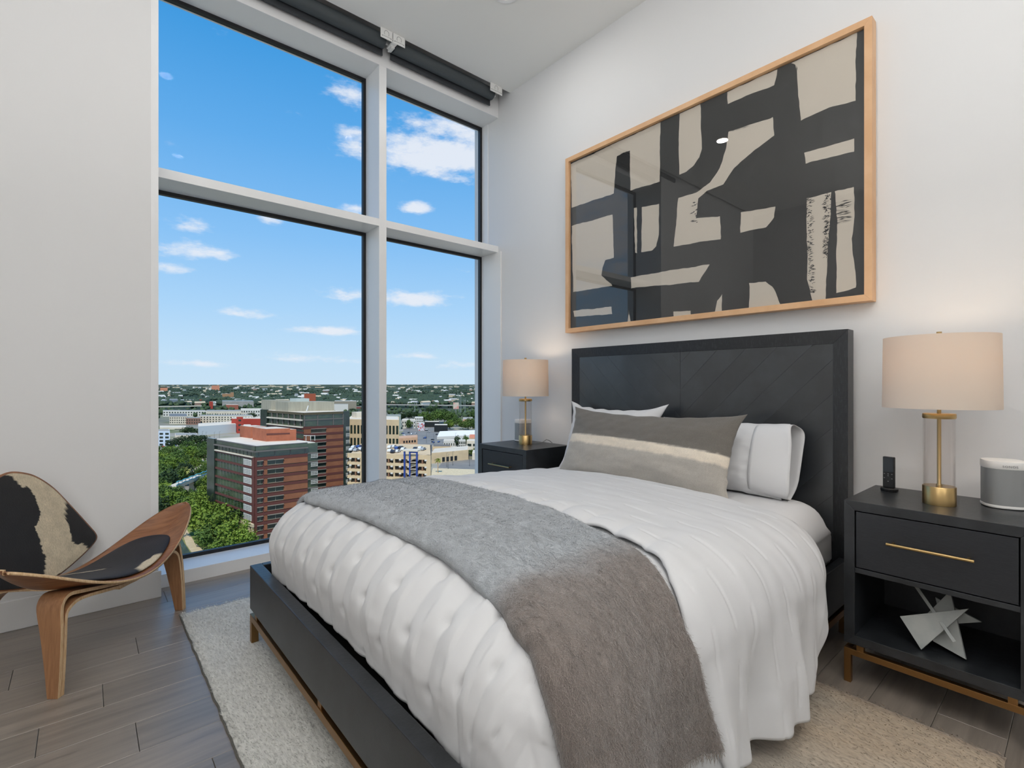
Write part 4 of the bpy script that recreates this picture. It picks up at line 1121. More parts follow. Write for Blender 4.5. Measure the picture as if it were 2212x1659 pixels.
# ground out to the horizon: fields, suburbs and dark woods
gm = bpy.data.materials.new('city_ground'); gm.use_nodes = True
nt = gm.node_tree; N = nt.nodes; L = nt.links; bs = N['Principled BSDF']; bs.inputs['Roughness'].default_value = .95; bs.inputs['Specular IOR Level'].default_value = .1
ge = N.new('ShaderNodeNewGeometry')
def gn(scale, det=5):
    n = N.new('ShaderNodeTexNoise'); n.inputs['Scale'].default_value = scale; n.inputs['Detail'].default_value = det; L.new(ge.outputs['Position'], n.inputs[0]); return n.outputs['Fac']
def grmp(fac, st):
    r = N.new('ShaderNodeValToRGB'); L.new(fac, r.inputs[0]); cr = r.color_ramp
    while len(cr.elements) < len(st): cr.elements.new(.5)
    for e, (p, c) in zip(cr.elements, st): e.position = p; e.color = (*c, 1)
    return r.outputs[0]
near_c = grmp(gn(.016), [(.30, srgb(96, 112, 62)), (.42, srgb(150, 148, 124)), (.52, srgb(168, 162, 150)), (.62, srgb(146, 142, 134)), (.75, srgb(106, 116, 74))])
far_c = grmp(gn(.0011, 8), [(.40, srgb(46, 60, 46)), (.54, srgb(62, 76, 56)), (.60, srgb(120, 126, 104)), (.66, srgb(176, 172, 150)), (.70, srgb(70, 84, 62))])
ln = N.new('ShaderNodeVectorMath'); ln.operation = 'LENGTH'; L.new(ge.outputs['Position'], ln.inputs[0])
mr = N.new('ShaderNodeMapRange'); L.new(ln.outputs['Value'], mr.inputs[0]); mr.inputs[1].default_value = 750; mr.inputs[2].default_value = 1500
mx = N.new('ShaderNodeMix'); mx.data_type = 'RGBA'; L.new(mr.outputs[0], mx.inputs[0]); L.new(near_c, mx.inputs[6]); L.new(far_c, mx.inputs[7]); L.new(mx.outputs[2], bs.inputs['Base Color'])
S_ = 60000
struct(MB().add([(-S_, 5, GZ), (S_, 5, GZ), (S_, S_, GZ), (-S_, S_, GZ)], [(0, 1, 2, 3)]).build('ground', gm))

class Face:
    """vertical facade from p0 to p1; out is the side turned to the camera"""
    def __init__(s, p0, p1):
        s.p = Vector((p0[0], p0[1])); s.q = Vector((p1[0], p1[1])); d = s.q - s.p; s.L = d.length; s.d = d / s.L
        n = Vector((s.d.y, -s.d.x)); s.n = n if n.dot(-s.p) > 0 else -n
    def su(s, u):
        r = ray(u, CY); r = Vector((r.x, r.y)); den = r.x * s.d.y - r.y * s.d.x
        return -(s.p.x * r.y - s.p.y * r.x) / (s.d.x * r.y - s.d.y * r.x)
    def pt(s, a, o=0): v = s.p + s.d * a + s.n * o; return (v.x, v.y)
    def box(s, mb, s0, s1, z0, z1, o0=0., o1=.3, mi=0):
        A, B, C_, D_ = s.pt(s0, o0), s.pt(s1, o0), s.pt(s1, o1), s.pt(s0, o1)
        return mb.prism([A, B, C_, D_], z0, z1, mi)
    def add(s, nm, m, parent, s0, s1, z0, z1, o0=0., o1=.3):
        return s.box(MB(), s0, s1, z0, z1, o0, o1).build(nm, m, parent)
def xy(p): return (p[0], p[1])
DX = Vector((ray(2400, CY).x, ray(2400, CY).y)).normalized()
DL = Vector((ray(-257, CY).x, ray(-257, CY).y)).normalized()

def tower(nm, label, u0, depth, uR, uL, uLe, ztop, kind):
    P0 = at(u0, CY, depth); P0 = Vector((P0.x, P0.y))
    FR = Face(P0, P0 + DX * 100); Lr = FR.su(uR); FR = Face(P0, P0 + DX * Lr)
    FL = Face(P0, P0 + DL * 100); Ll = FL.su(uL); Le = FL.su(uLe)
    P1, P3 = P0 + DX * Lr, P0 + DL * Le
    P2 = P1 + DL * Le
    zb = GZ
    t = thing(nm, (P0.x, P0.y, GZ), label, 'building')
    FL = Face(P0, P0 + DL * Ll)
    core = [xy(P0), xy(P1), xy(P2), xy(P3)]
    MB().prism(core, zb, ztop - .4).build('core', glass_g, t)
    ins = [xy(P0 + (DX + DL).normalized() * 1.2), xy(P1 + (DL - DX * .6).normalized() * 1.2), xy(P2 - (DX + DL).normalized() * 1.2), xy(P3 + (DX - DL * .6).normalized() * 1.2)]
    MB().prism(ins, ztop - .5, ztop - .15).build('roof', roof_w, t)
    return t, FR, FL, Lr, Ll, Le, P0, P1, P2, P3

# ---- nearer brick block
D0 = 218.
ta, FR, FL, Lr, Ll, Le, P0, P1, P2, P3 = tower('office_building', 'nearer red brick office block with a pale flat roof and green glass side', 552, D0, 686, 467, 451, -26.3, 0)
u2 = FR.su
sW1a, sW1b, sPa, sWa, sWb, sBk, sGl = u2(554.5), u2(568), u2(568), u2(577), u2(612), u2(612), u2(664)
zt_ = -26.3
for Fc, Lg in ((FR, sGl), (FL, Ll)):
    Fc.add('parapet_band', glass_g, ta, 0, Lg, -28.3, zt_, 0, .35)
    Fc.add('ledge', ledge_c, ta, -.8, Lg, -28.75, -28.2, 0, 1.3)
FL.add('parapet_band', ledge_c, ta, 0, Ll, zt_ - .02, zt_ + .15, -.6, .5)
FR.add('parapet_band', ledge_c, ta, 0, sGl, zt_ - .02, zt_ + .15, -.6, .5)
FL.add('terrace_edge', roof_w, ta, FL.su(549), FL.su(467), -31.4, -30.9, 0, .9)
for k in range(10): FL.add('window_post', ledge_c, ta, Ll * (.1 + .09 * k), Ll * (.1 + .09 * k) + .35, -30.9, -28.7, 0, .12)
for k in range(4): FR.add('window_post', ledge_c, ta, sGl * (.05 + .3 * k), sGl * (.05 + .3 * k) + .4, -31.2, -28.7, 0, .15)
FRM = mat('city_window_frame', srgb(150, 140, 126), .6)
for k in range(10):
    z = -32.8 - 4.07 * k
    FR.add('brick_band', brick_d, ta, 0, sGl, z + .3 if k else -32.6, z + 1.5, 0, .55)
    FR.add('brick_panel', brick_c, ta, sBk, sGl, z - 2.3, z + .3, 0, .45)
    FR.add('brick_pier', brick_c, ta, sPa, sWa, z - 2.3, z + .3, 0, .45)
    FR.add('brick_panel', brick_c, ta, sWa, sWb, z - 2.3, z - 2.05, 0, .4)
    for (a, b_) in ((sW1a, sW1b), (sWa, sWb)):
        w = FR.add('window', glass_d, ta, a, b_, z - 2.2, z, 0, .18)
        FR.box(FR.box(FR.box(MB(), a, b_, z - .05, z + .22, .1, 1.0), a, b_, z - 2.15, z - 2.0, .1, .42), (a + b_) / 2 - .08, (a + b_) / 2 + .08, z - 2, z, .1, .3).build('window_frame', FRM, w)
FR.add('corner_pier', brick_d, ta, -.3, sW1a, -70, -31.2, -.2, .6)
FR.add('corner_pier', brick_d, ta, sW1b - .1, sPa + .3, -70, -32, 0, .5)
mp0 = FL.su(528); mp1 = FL.su(544.5)
pg = FL.su
for k in range(10):
    z = -31.6 - 4.07 * k
    FL.add('brick_band', brick_d, ta, 0, Ll, z - .55, z + .35, 0, .5)
    w = FL.add('window', glass_g, ta, mp0, Ll, z - 3.7, z - .55, 0, .14)
    mb = MB()
    for q in range(1, 9):
        a = mp0 + (Ll - mp0) * q / 9; FL.box(mb, a, a + .22, z - 3.7, z - .55, .1, .26)
    mb.build('window_frame', cm('green_mullion', srgb(86, 104, 80)), w)
    if k < 8:
        zz = z - .9
        pn = FL.add('white_panel', white_c, ta, mp1, mp0, zz - 2.7, zz, 0, .45)
        mb = MB()
        for q in range(1, 5): a = mp1 + (mp0 - mp1) * q / 5; FL.box(mb, a - .06, a + .06, zz - 2.7, zz, .44, .5)
        for q in range(1, 4): FL.box(mb, mp1, mp0, zz - 2.7 * q / 4 - .05, zz - 2.7 * q / 4 + .05, .44, .5)
        mb.build('panel_grid', ledge_c, pn)
FL.add('corner_pier', brick_d, ta, 0, pg(547), -70, -31.2, 0, .6)
FL.add('corner_strip', glass_d, ta, Ll, Le, -70, zt_ + .6, -.3, .9)
# stone base with tall openings
FL.add('stone_base', stone_c, ta, 0, FL.su(508), -61.6, -60.2, 0, 1.4)
for q in range(7):
    a = .2 + q * (FL.su(508) / 6.3); FL.add('stone_pier', stone_c, ta, a, a + 1.5, GZ, -61.6, 0, 1.2)
# recessed glass bay between the two blocks
for k in range(10):
    z = -31.5 - 4.07 * k; a, b_ = sGl, Lr
    FR.add('bay_ledge', ledge_c, ta, a, b_, z, z + .5, 0, .5)
    bal = MB()
    for q in range(5): FR.box(bal, a + (b_ - a) * (.35 + .15 * q), a + (b_ - a) * (.35 + .15 * q) + .15, z - 1.9, z - .3, .3, .5)
    FR.box(bal, a + (b_ - a) * .3, b_, z - .45, z - .25, .3, .55); FR.box(bal, a + (b_ - a) * .3, b_, z - 1.2, z - 1.05, .3, .55); FR.box(bal, a + (b_ - a) * .3, b_, z - 2, z - 1.8, .3, .55)
    bal.build('white_railing', white_c, ta)
# roof house, rail and vents
def block_on(parent, nm, m, u0, u1, depth, dd, z0, z1, mt_=None):
    p0, p1 = at(u0, CY, depth), at(u1, CY, depth + (u1 - u0) / F * depth * .35)
    a, b_ = Vector((p0.x, p0.y)), Vector((p1.x, p1.y)); d_ = DL * dd
    o = MB().prism([xy(a), xy(b_), xy(b_ + d_), xy(a + d_)], z0, z1, 0, 1).build(nm, [m, mt_ or m], parent); return o
block_on(ta, 'roof_house', brick_p, 575, 627, 238, 14, -26.5, -20.4, roof_w)
block_on(ta, 'roof_house', brick_p, 602, 640, 240, 9, -26.5, -21.0, roof_w)
block_on(ta, 'roof_house', brick_p, 541, 575, 252, 12, -26.5, -20.6, roof_w)
block_on(ta, 'house_band', brick_d, 576, 626, 237.9, .4, -23.3, -22.6)
rl = MB()
for u_ in (661, 671, 680): p = at(u_, CY, 241); rl.box(p.x - .12, p.x + .12, p.y - .12, p.y + .12, -26.4, -23.8)
pa, pb = at(656, CY, 240), at(681, CY, 242)
rl.tube([(pa.x, pa.y, -23.8), (pb.x, pb.y, -24.1)], .16, 5)
rl.build('roof_rail', white_c, ta)
for u_, dd in ((634, 246), (638, 246)): p = at(u_, CY, dd); MB().lathe([(.5, 0), (.5, 2.2), (.7, 2.4), (.0001, 2.6)], (p.x, p.y, -26.4), 10).build('roof_vent', pole_c, ta)

# ---- taller brick block behind
D0 = 296.
tb_, FR, FL, Lr, Ll, Le, P0, P1, P2, P3 = tower('office_building', 'farther taller red brick tower with two dark glass top floors', 656, D0, 755, 579, 565, -16.0, 1)
sB0, sB1, sBb = FR.su(671), FR.su(704), FR.su(741)
for Fc, Lg in ((FR, sBb), (FL, Ll)):
    Fc.add('parapet_band', cm('bronze_trim', srgb(92, 82, 60)), tb_, 0, Lg, -17.4, -16.0, 0, .5)
    Fc.add('ledge', ledge_c, tb_, 0, Lg, -20.7, -20.0, 0, .4)
FL.add('terrace_edge', roof_w, tb_, FL.su(655), FL.su(580), -20.9, -20.1, 0, 1.3)
FL.add('terrace_edge', roof_w, tb_, FL.su(655), FL.su(580), -25.0, -24.4, 0, 1.5)
for k in range(6):
    a = Ll * (.06 + .16 * k)
    FL.add('window_post', ledge_c, tb_, a, a + .9, -24.4, -17.4, 0, .5)
for a in (.1, Lr * .28, Lr * .62, Lr * .84): FR.add('window_post', ledge_c, tb_, a, a + .6, -24.2, -17.4, 0, .3)
FL.add('brick_band', brick_d, tb_, 0, Ll, -26.3, -25.0, 0, .5)
for k in range(11):
    z = -26.0 - 4.15 * k
    FR.add('brick_band', brick_d, tb_, 0, sBb, z + .2 if k else -25.8, z + 1.6, 0, .6)
    FR.add('brick_panel', brick_c, tb_, sB1, sBb, z - 2.6, z + .25, 0, .5)
    FR.add('brick_pier', brick_c, tb_, 0, sB0, z - 2.6, z + .25, 0, .5)
    w = FR.add('window', glass_d, tb_, sB0, sB1, z - 2.3, z - .1, 0, .15)
    FR.box(FR.box(MB(), sB0, sB1, z - .1, z + .2, .1, .9), sB0, sB1, z - 2.6, z - 2.2, .1, .45).build('window_frame', FRM, w)
    FL.add('brick_band', brick_d, tb_, 0, Ll, z - 2.6, z - 1.4, 0, .5)
    rw = MB()
    for q in range(3): FR.box(rw, sBb + (Lr - sBb) * (.45 + .2 * q), sBb + (Lr - sBb) * (.45 + .2 * q) + .2, z - 2.2, z + .2, .2, .5)
    FR.box(rw, sBb + (Lr - sBb) * .4, Lr, z - .2, z + .05, .2, .6); FR.box(rw, sBb + (Lr - sBb) * .4, Lr, z - 1.2, z - 1., .2, .6)
    rw.build('white_railing', white_c, tb_)
FL.add('corner_strip', glass_d, tb_, Ll, Le, GZ, -15.6, -.3, .8)
FR.add('corner_strip', glass_d, tb_, sBb, Lr, GZ, -15.9, -.3, .2)
block_on(tb_, 'plant_screen', metal_c, 622, 722, 312, 16, -16.3, -10.2)
block_on(tb_, 'plant_screen', metal_c, 586, 630, 330, 14, -16.3, -9.6)
block_on(tb_, 'cooling_plant', cm('pale_steel', srgb(188, 196, 188)), 640, 668, 318, 8, -11, -8.2)
p = at(662, CY, 302); q = at(666, CY, 304)
MB().tube([(p.x, p.y, -15.5), (q.x, q.y, -12.2)], .35, 6).build('roof_davit', white_c, tb_)

# ---- generic city block: front facade between two pixel columns, real depth behind
def block(nm, label, u0, u1, vt, vb, dd, wm, rm=None, tilt=0., depth=None, rows=0, cols=0, wfrac=(.5, .5), wmat=None, par=.0, cat='building', group=None, bands=None, zb=None, gable=0):
    D = depth or gdepth(vb); z1 = H - (vt - CY) / F * D; z0 = GZ if zb is None else zb
    a = at(u0, CY, D * (1 - tilt / 2)); b_ = at(u1, CY, D * (1 + tilt / 2)); a, b_ = Vector((a.x, a.y)), Vector((b_.x, b_.y))
    Fc = Face(a, b_); rc_ = ray((u0 + u1) / 2 + (u1 - u0) * (.5 if (u0 + u1) / 2 > 700 else -.5) , CY); back = Vector((rc_.x, rc_.y)).normalized() * dd
    t = thing(nm, ((a.x + b_.x) / 2, (a.y + b_.y) / 2, GZ), label, cat, group)
    poly = [xy(a), xy(b_), xy(b_ + back), xy(a + back)]
    MB().prism(poly, z0, z1).build('wall', wm, t)
    if gable:
        m_ = MB(); am, bm_ = a + back / 2, b_ + back / 2
        m_.add([(a.x, a.y, z1), (b_.x, b_.y, z1), (b_.x + back.x, b_.y + back.y, z1), (a.x + back.x, a.y + back.y, z1), (am.x, am.y, z1 + gable), (bm_.x, bm_.y, z1 + gable)],
               [(0, 1, 5, 4), (2, 3, 4, 5), (1, 2, 5), (3, 0, 4)])
        m_.build('roof', rm or roof_w, t)
    else:
        g = [xy(a + Fc.d * .6 - Fc.n * .6), xy(b_ - Fc.d * .6 - Fc.n * .6), xy(b_ + back - Fc.d * .6 + Fc.n * .6), xy(a + back + Fc.d * .6 + Fc.n * .6)]
        MB().prism(g, z1 - .2, z1 + .25).build('roof', rm or roof_w, t)
    if rows:
        px_w = (u1 - u0) / cols * wfrac[0]
        single = px_w >= 9
        mb = MB(); hh = (z1 - z0) if zb is not None else (z1 - GZ)
        fh = hh / (rows + .4)
        for r_ in range(rows):
            for c in range(cols):
                s0 = Fc.L * (c + .5 - wfrac[0] / 2) / cols; s1 = s0 + Fc.L * wfrac[0] / cols
                zt2 = z1 - fh * (.45 + r_); z2 = zt2 - fh * wfrac[1]
                if single: Fc.add('window', wmat or glass_d, t, s0, s1, z2, zt2, 0, .12)
                else: Fc.box(mb, s0, s1, z2, zt2, 0, .12)
        if not single: tag(mb.build('window_rows', wmat or glass_d, t), kind='stuff')
    if bands:
        for (f0, f1, m_, o_) in bands: Fc.add('wall_band', m_, t, 0, Fc.L, z0 + (z1 - z0) * f0, z0 + (z1 - z0) * f1, 0, o_)
    return t, Fc, z1
# left pane
block('apartment_building', 'pale blue apartment block with dark square windows at the left wall edge', 330, 367, 932, 966, 30, lblue_c, grey_c, rows=4, cols=3, wfrac=(.62, .55))
t, Fc, z1 = block('parking_structure', 'low white parking deck with dark slots behind the pale blue apartments', 345, 404, 924, 940, 40, cream_c, roof_w, depth=760)
for r_ in range(2): Fc.add('opening', dark_c, t, Fc.L * .55, Fc.L * .95, z1 - 4.2 - 4 * r_, z1 - 2.2 - 4 * r_, 0, .2)
block('flat_roof_hall', 'long low beige hall between the trees and the parking deck', 378, 428, 941, 955, 35, cream_c, grey_c, depth=600)
block('warehouse', 'large pale grey windowless warehouse in front of the cream apartments', 428, 510, 919, 946, 60, cm('pale_grey_wall', srgb(204, 208, 208)), roof_w, depth=690, tilt=.06)
block('apartment_building', 'long cream apartment block with rows of small windows behind the warehouse', 432, 547, 899, 921, 40, cream_c, grey_c, depth=880, rows=3, cols=18, wfrac=(.4, .5))
block('apartment_building', 'brown and cream town house row left of the cream apartments', 402, 433, 904, 925, 30, cm('brown_base_wall', srgb(140, 104, 88)), grey_c, depth=850, rows=2, cols=6, wfrac=(.4, .5))
block('apartment_building', 'cream terrace block with a grey roof beside the town house row', 366, 404, 900, 922, 30, cream_c, cm('slate_roof', srgb(110, 116, 120)), depth=860, rows=3, cols=8, wfrac=(.45, .5), gable=4)
block('apartment_building', 'white apartment block with dark balconies, uppermost left of the cream blocks', 352, 446, 888, 900, 40, white_c, grey_c, depth=1060, rows=2, cols=16, wfrac=(.5, .5))
block('apartment_building', 'white apartment block with a dark slot window left of the tall brick tower', 520, 567, 885, 900, 45, white_c, roof_w, depth=1030, rows=2, cols=9, wfrac=(.5, .4))
block('apartment_building', 'grey flat roofed block between the two white apartment blocks', 446, 522, 889, 899, 60, cream_c, grey_c, depth=1000, rows=1, cols=14, wfrac=(.4, .5))
t, Fc, z1 = block('red_building', 'bright red brick hall with a white roof beside the brick tower', 500, 590, 905, 932, 30, red_c, roof_w, depth=720)
block('red_building', 'small red stair block at the end of the red hall', 511, 525, 902, 932, 10, red_c, red_c, depth=700, rows=3, cols=1, wfrac=(.4, .4))
block('white_building', 'small white windowless block between the red hall and the brick office roof', 526, 542, 919, 932, 12, white_c, roof_w, depth=660)
block('warehouse', 'low grey shed with a long pale roof near the motorway', 480, 548, 867, 876, 60, grey_c, cm('steel_roof', srgb(160, 168, 170)), depth=1500)
block('brick_shop', 'low red brick shop below the grey shed', 488, 515, 875, 880, 30, cm('old_brick', srgb(160, 96, 76)), roof_w, depth=1350)
block('red_tower', 'small red sign tower left of the low brick shop', 452, 460, 868, 879, 10, red_c, red_c, depth=1400)
block('brick_church', 'far tan brick church with a square tower among the trees', 480, 500, 851, 856, 40, cm('tan_brick', srgb(168, 130, 96)), grey_c, depth=2300)
block('church_tower', 'square tan tower of the far brick church', 498, 505, 848, 856, 12, cm('tan_brick', srgb(168, 130, 96)), grey_c, depth=2280)
block('hotel', 'far orange brick hospital on the horizon at the left', 457, 474, 833.2, 836.5, 60, cm('orange_brick', srgb(206, 140, 110)), roof_w, depth=5200)
block('hotel', 'far orange roofed hall near the left wall edge', 346, 362, 838.2, 841, 60, cm('orange_brick', srgb(206, 140, 110)), cm('orange_roof', srgb(222, 150, 110)), depth=4200)
block('brick_building', 'square rust red brick block just behind the tower roof', 657, 682, 851, 866, 20, cm('rust_brick', srgb(164, 84, 56)), brick_d, depth=1200)
block('warehouse', 'pale brown sheds right of the tower roof screens', 722, 770, 867, 882, 40, cm('shed_wall', srgb(150, 142, 124)), white_c, depth=1250)
block('white_building', 'white shed corner beside the tower roof screens', 722, 752, 874, 883, 24, white_c, grey_c, depth=1180)
for i, (u0_, u1_, v_, d_) in enumerate(((350, 362, 865, 1700), (366, 384, 863, 1720), (390, 398, 864, 1690))):
    block('shop_building', ('blue grey retail shed by the motorway, nearest the left wall', 'blue grey retail shed by the motorway, widest of the three', 'blue grey retail shed by the motorway, beside the flag pole')[i], u0_, u1_, v_, 872, 40, cm('retail_wall', srgb(120, 132, 142)), white_c, depth=d_)
# elevated motorway
def deck(nm, label, pa, pb, w, th, zt_, m, piers=0, cat='road bridge'):
    a, b_ = Vector((pa[0], pa[1])), Vector((pb[0], pb[1])); Fc = Face(a, b_); c = (a + b_) / 2
    t = thing(nm, (c.x, c.y, GZ), label, cat)
    MB().prism([Fc.pt(0, 0), Fc.pt(Fc.L, 0), Fc.pt(Fc.L, -w), Fc.pt(0, -w)], zt_ - th, zt_).build('deck', m, t)
    Fc.add('parapet', white_c if m is not asph_c else cream_c, t, 0, Fc.L, zt_, zt_ + .9, -.4, 0)
    for k in range(piers):
        s = Fc.L * (k + .5) / piers; Fc.add('pier', grey_c, t, s - .9, s + .9, GZ, zt_ - th, -w * .7, -w * .3)
    return t, Fc
deck('motorway_bridge', 'long elevated concrete motorway across the left pane', at(300, 0, 1300), at(436, 0, 1380), 16, 2, -59, cream_c, 12)
deck('motorway_bridge', 'elevated motorway running behind the tan buildings in the narrow pane', at(790, 0, 1500), at(1060, 0, 1400), 22, 2.4, -60, grey_c, 14)
# right of the towers
t, Fc, z1 = block('apartment_building', 'tan stone office block with tall paired windows behind the mullion', 748, 862, 907, 1010, 34, tan_c, roof_w, depth=330, rows=5, cols=15, wfrac=(.58, .66), tilt=-.02)
p0 = at(770, CY, 345); MB().box(p0.x, p0.x + 8, p0.y, p0.y + 8, z1, z1 + 4).build('roof_house', cream_c, t)
# multi-storey car park
gD = 236.
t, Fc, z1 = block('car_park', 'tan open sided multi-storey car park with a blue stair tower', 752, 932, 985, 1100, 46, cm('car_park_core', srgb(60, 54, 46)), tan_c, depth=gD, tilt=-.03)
for k in range(7):
    z = z1 - 3.25 * k
    Fc.add('spandrel', tan_c, t, 0, Fc.L, z - 1.35, z + (.9 if k == 0 else 0), 0, .9)
    for q in range(15):
        a = Fc.L * (q + .5) / 15; Fc.add('column', (tan_c, cm('brown_column', srgb(140, 104, 78)))[q % 2], t, a - .35, a + .35, z - 3.25, z - 1.3, .1, .8)
    lf = MB()
    for q in range(10): a = Fc.L * (q + .3) / 10; Fc.box(lf, a, a + 1.1, z - 1.9, z - 1.2, .9, 1.4)
    lf.build('light_fittings', white_c, t); 
Fc.add('end_wall', tan_c, t, Fc.L - 2.2, Fc.L, GZ, z1 + .9, 0, 1.2)
sa, sb = Fc.su(876), Fc.su(906)
for u_ in (877, 888.3, 903.5): a = Fc.su(u_); Fc.add('blue_post', blue_c, t, a - .35, a + .35, GZ, z1 + 2.6, 1.4, 2.1)
Fc.add('stair_canopy', cream_c, t, sa - .5, sb, z1 + 2.6, z1 + 3.2, -3, 2.4)
Fc.add('blue_beam', blue_c, t, Fc.su(888), Fc.su(904), z1 + 1.9, z1 + 2.6, 1.5, 2.0)
for k in range(6):
    z = z1 - 3.25 * k; a, b_ = Fc.su(889.5), Fc.su(902.5)
    A0, A1 = Fc.pt(a, 1.2), Fc.pt(b_, 1.2); B0, B1 = Fc.pt(a, 2.0), Fc.pt(b_, 2.0)
    MB().hexa([(*A0, z - 1.9), (*A1, z - .5), (*B1, z - .5), (*B0, z - 1.9), (*A0, z - 1.5), (*A1, z - .1), (*B1, z - .1), (*B0, z - 1.5)]).build('stair_flight', grey_c, t)
    Fc.add('landing', cream_c, t, a, b_, z - 2.6, z - 2.3, .8, 2.0)
roof_deck = z1 + .25
# cars
ROOFCARS, STCARS, TREES = [], [], {}
car0 = None
def car(x, y, z, rz, m, label, group):
    global car0
    if car0 is None:
        t = thing('car', (0, 0, 0), label, 'car', group)
        prof = [(-2.2, .3), (2.2, .3), (2.25, .75), (1.3, .95), (.6, 1.42), (-1.1, 1.45), (-2.0, .95), (-2.25, .85)]
        n = len(prof); MB().add([(a, -.85, b_) for a, b_ in prof] + [(a, .85, b_) for a, b_ in prof], [tuple(range(n - 1, -1, -1)), tuple(range(n, 2 * n))] + [(i, (i + 1) % n, n + (i + 1) % n, n + i) for i in range(n)]).build('body', m, t)
        MB().add([(-1.75, -.87, .98), (1.15, -.87, .98), (.55, -.87, 1.36), (-1.05, -.87, 1.38), (-1.75, .87, .98), (1.15, .87, .98), (.55, .87, 1.36), (-1.05, .87, 1.38)], [(0, 1, 2, 3), (7, 6, 5, 4), (1, 0, 4, 5), (2, 1, 5, 6), (3, 2, 6, 7), (0, 3, 7, 4)]).build('windows', dark_c, t)
        for sx in (-1.35, 1.35):
            wv = MB().lathe([(.0001, -.9), (.33, -.9), (.33, .9), (.0001, .9)], (0, 0, 0), 12); wv.v = [(sx + a, c_, .33 + b_) for a, b_, c_ in wv.v]; wv.build('wheels', dark_c, t)
        car0 = t
    else:
        t = copy_tree(car0); t['label'] = label; t['group'] = group
        bo = [c for c in t.children if c.name.startswith('body')][0]; bo.data = bo.data.copy() if False else bo.data
        bo.material_slots[0].link = 'OBJECT'; bo.material_slots[0].material = m
    t.location = (x, y, z); t.rotation_euler.z = rz
    return t
CARM = [cm('white_car', srgb(228, 228, 226), rough=.3), cm('dark_car', srgb(50, 54, 62), rough=.3), cm('blue_car', srgb(60, 84, 140), rough=.3), cm('silver_car', srgb(170, 172, 174), rough=.3), cm('red_car', srgb(168, 44, 38), rough=.3)]
rz0 = math.atan2(Fc.d.y, Fc.d.x)
for i, (u_, dd) in enumerate(((843, 262), (851, 264), (858, 258), (866, 260), (872, 254), (843, 248), (850, 244), (859, 246), (908, 258), (914, 254), (898, 256), (761, 252), (770, 250), (779, 254), (786, 250), (765, 262), (776, 264))):
    p = at(u_, CY, dd); ROOFCARS.append((u_, dd, car(p.x, p.y, roof_deck, rz0 + PI / 2 + random.uniform(-.06, .06), CARM[(0, 0, 2, 1, 0, 0, 1, 0, 0, 3, 1, 0, 3, 0, 1, 0, 2)[i]], 'parked car on the top deck', 'cars on the car park roof')))
for i in range(26):
    u_ = random.uniform(862, 962); v_ = random.uniform(928, 962); p = G(u_, v_)
    STCARS.append((u_, -v_, car(p.x, p.y, GZ + .15, random.choice((rz0, rz0 + PI / 2)) + random.uniform(-.1, .1), CARM[random.choice((0, 1, 1, 3, 2, 0))], 'small car in the street', 'cars in the street')))
for i, (u_, v_) in enumerate(((352, 966.5), (372, 965))): p = G(u_, v_); car(p.x, p.y, GZ + .15, rz0, CARM[4], ('red car below the pale blue apartments, nearer the wall', 'red car below the pale blue apartments, nearer the trees')[i], 'red cars')
t, Fc, z1 = block('salmon_building', 'salmon stucco building with a dark doorway behind the car park', 848, 902, 947, 985, 22, salmon_c, salmon_c, depth=470, tilt=.03)
for q in range(5): Fc.add('window', dark_c, t, Fc.L * (.42 + .11 * q), Fc.L * (.42 + .11 * q) + 1.6, z1 - 4.5, z1 - 2.4, 0, .15)
Fc.add('doorway', dark_c, t, Fc.L * .30, Fc.L * .42, GZ, z1 - 7, 0, .2)
block('white_hall', 'wide white hall with a ribbed white roof right of the street', 944, 1075, 941, 951, 60, white_c, cm('ribbed_white_roof', srgb(236, 232, 222)), depth=640, gable=4, tilt=.05)
block('white_building', 'white shop front with tall dark openings in front of the white hall', 958, 988, 953, 967, 18, white_c, roof_w, depth=540, rows=1, cols=6, wfrac=(.4, .5))
block('white_building', 'white arcade with an ivy covered corner', 991, 1006, 951, 968, 14, white_c, white_c, depth=535, rows=2, cols=4, wfrac=(.6, .7))
block('white_building', 'cream shop with two wide grid windows next to the nightstand corner', 1008, 1032, 953, 972, 16, cream_c, roof_w, depth=525, rows=1, cols=2, wfrac=(.7, .4))
block('red_roof_house', 'small terracotta roofed house at the black window edge', 1014, 1060, 946, 952, 18, salmon_c, cm('terracotta_roof', srgb(206, 130, 100)), depth=590, gable=3)
t, Fc, z1 = block('flat_roof_shop', 'low tan corner shop with a broad cream fascia beside the car park', 932, 1012, 976, 1002, 30, tan_c, cream_c, depth=445, tilt=.05)
for q in range(4): Fc.add('window', dark_c, t, Fc.L * (.28 + .11 * q), Fc.L * (.28 + .11 * q) + 2.6, GZ + .6, GZ + 4.6, 0, .15)
block('flat_roof_shop', 'tan sidewall shed behind the low corner shop', 934, 974, 965, 985, 16, tan_c, cm('dark_flat_roof', srgb(118, 112, 104)), depth=520)
block('white_building', 'cream cube shed beside the black nightstand', 1020, 1060, 979, 1000, 20, cream_c, roof_w, depth=455)
block('white_building', 'white terrace house with small windows left of the tree group', 868, 898, 908, 925, 25, white_c, roof_w, depth=780, rows=2, cols=6, wfrac=(.4, .5))
block('white_building', 'stepped white building with a stack of square openings behind the street', 896, 914, 902, 924, 16, white_c, white_c, depth=790, rows=4, cols=4, wfrac=(.5, .5))
t, Fc, z1 = block('market_building', 'small market with a coloured mural beside the stepped white building', 903, 917, 915, 926, 12, cm('mural_wall', srgb(206, 208, 214), col2=srgb(190, 70, 60), nscale=.45, nlo=.5, nhi=.56, geo=True), white_c, depth=740)
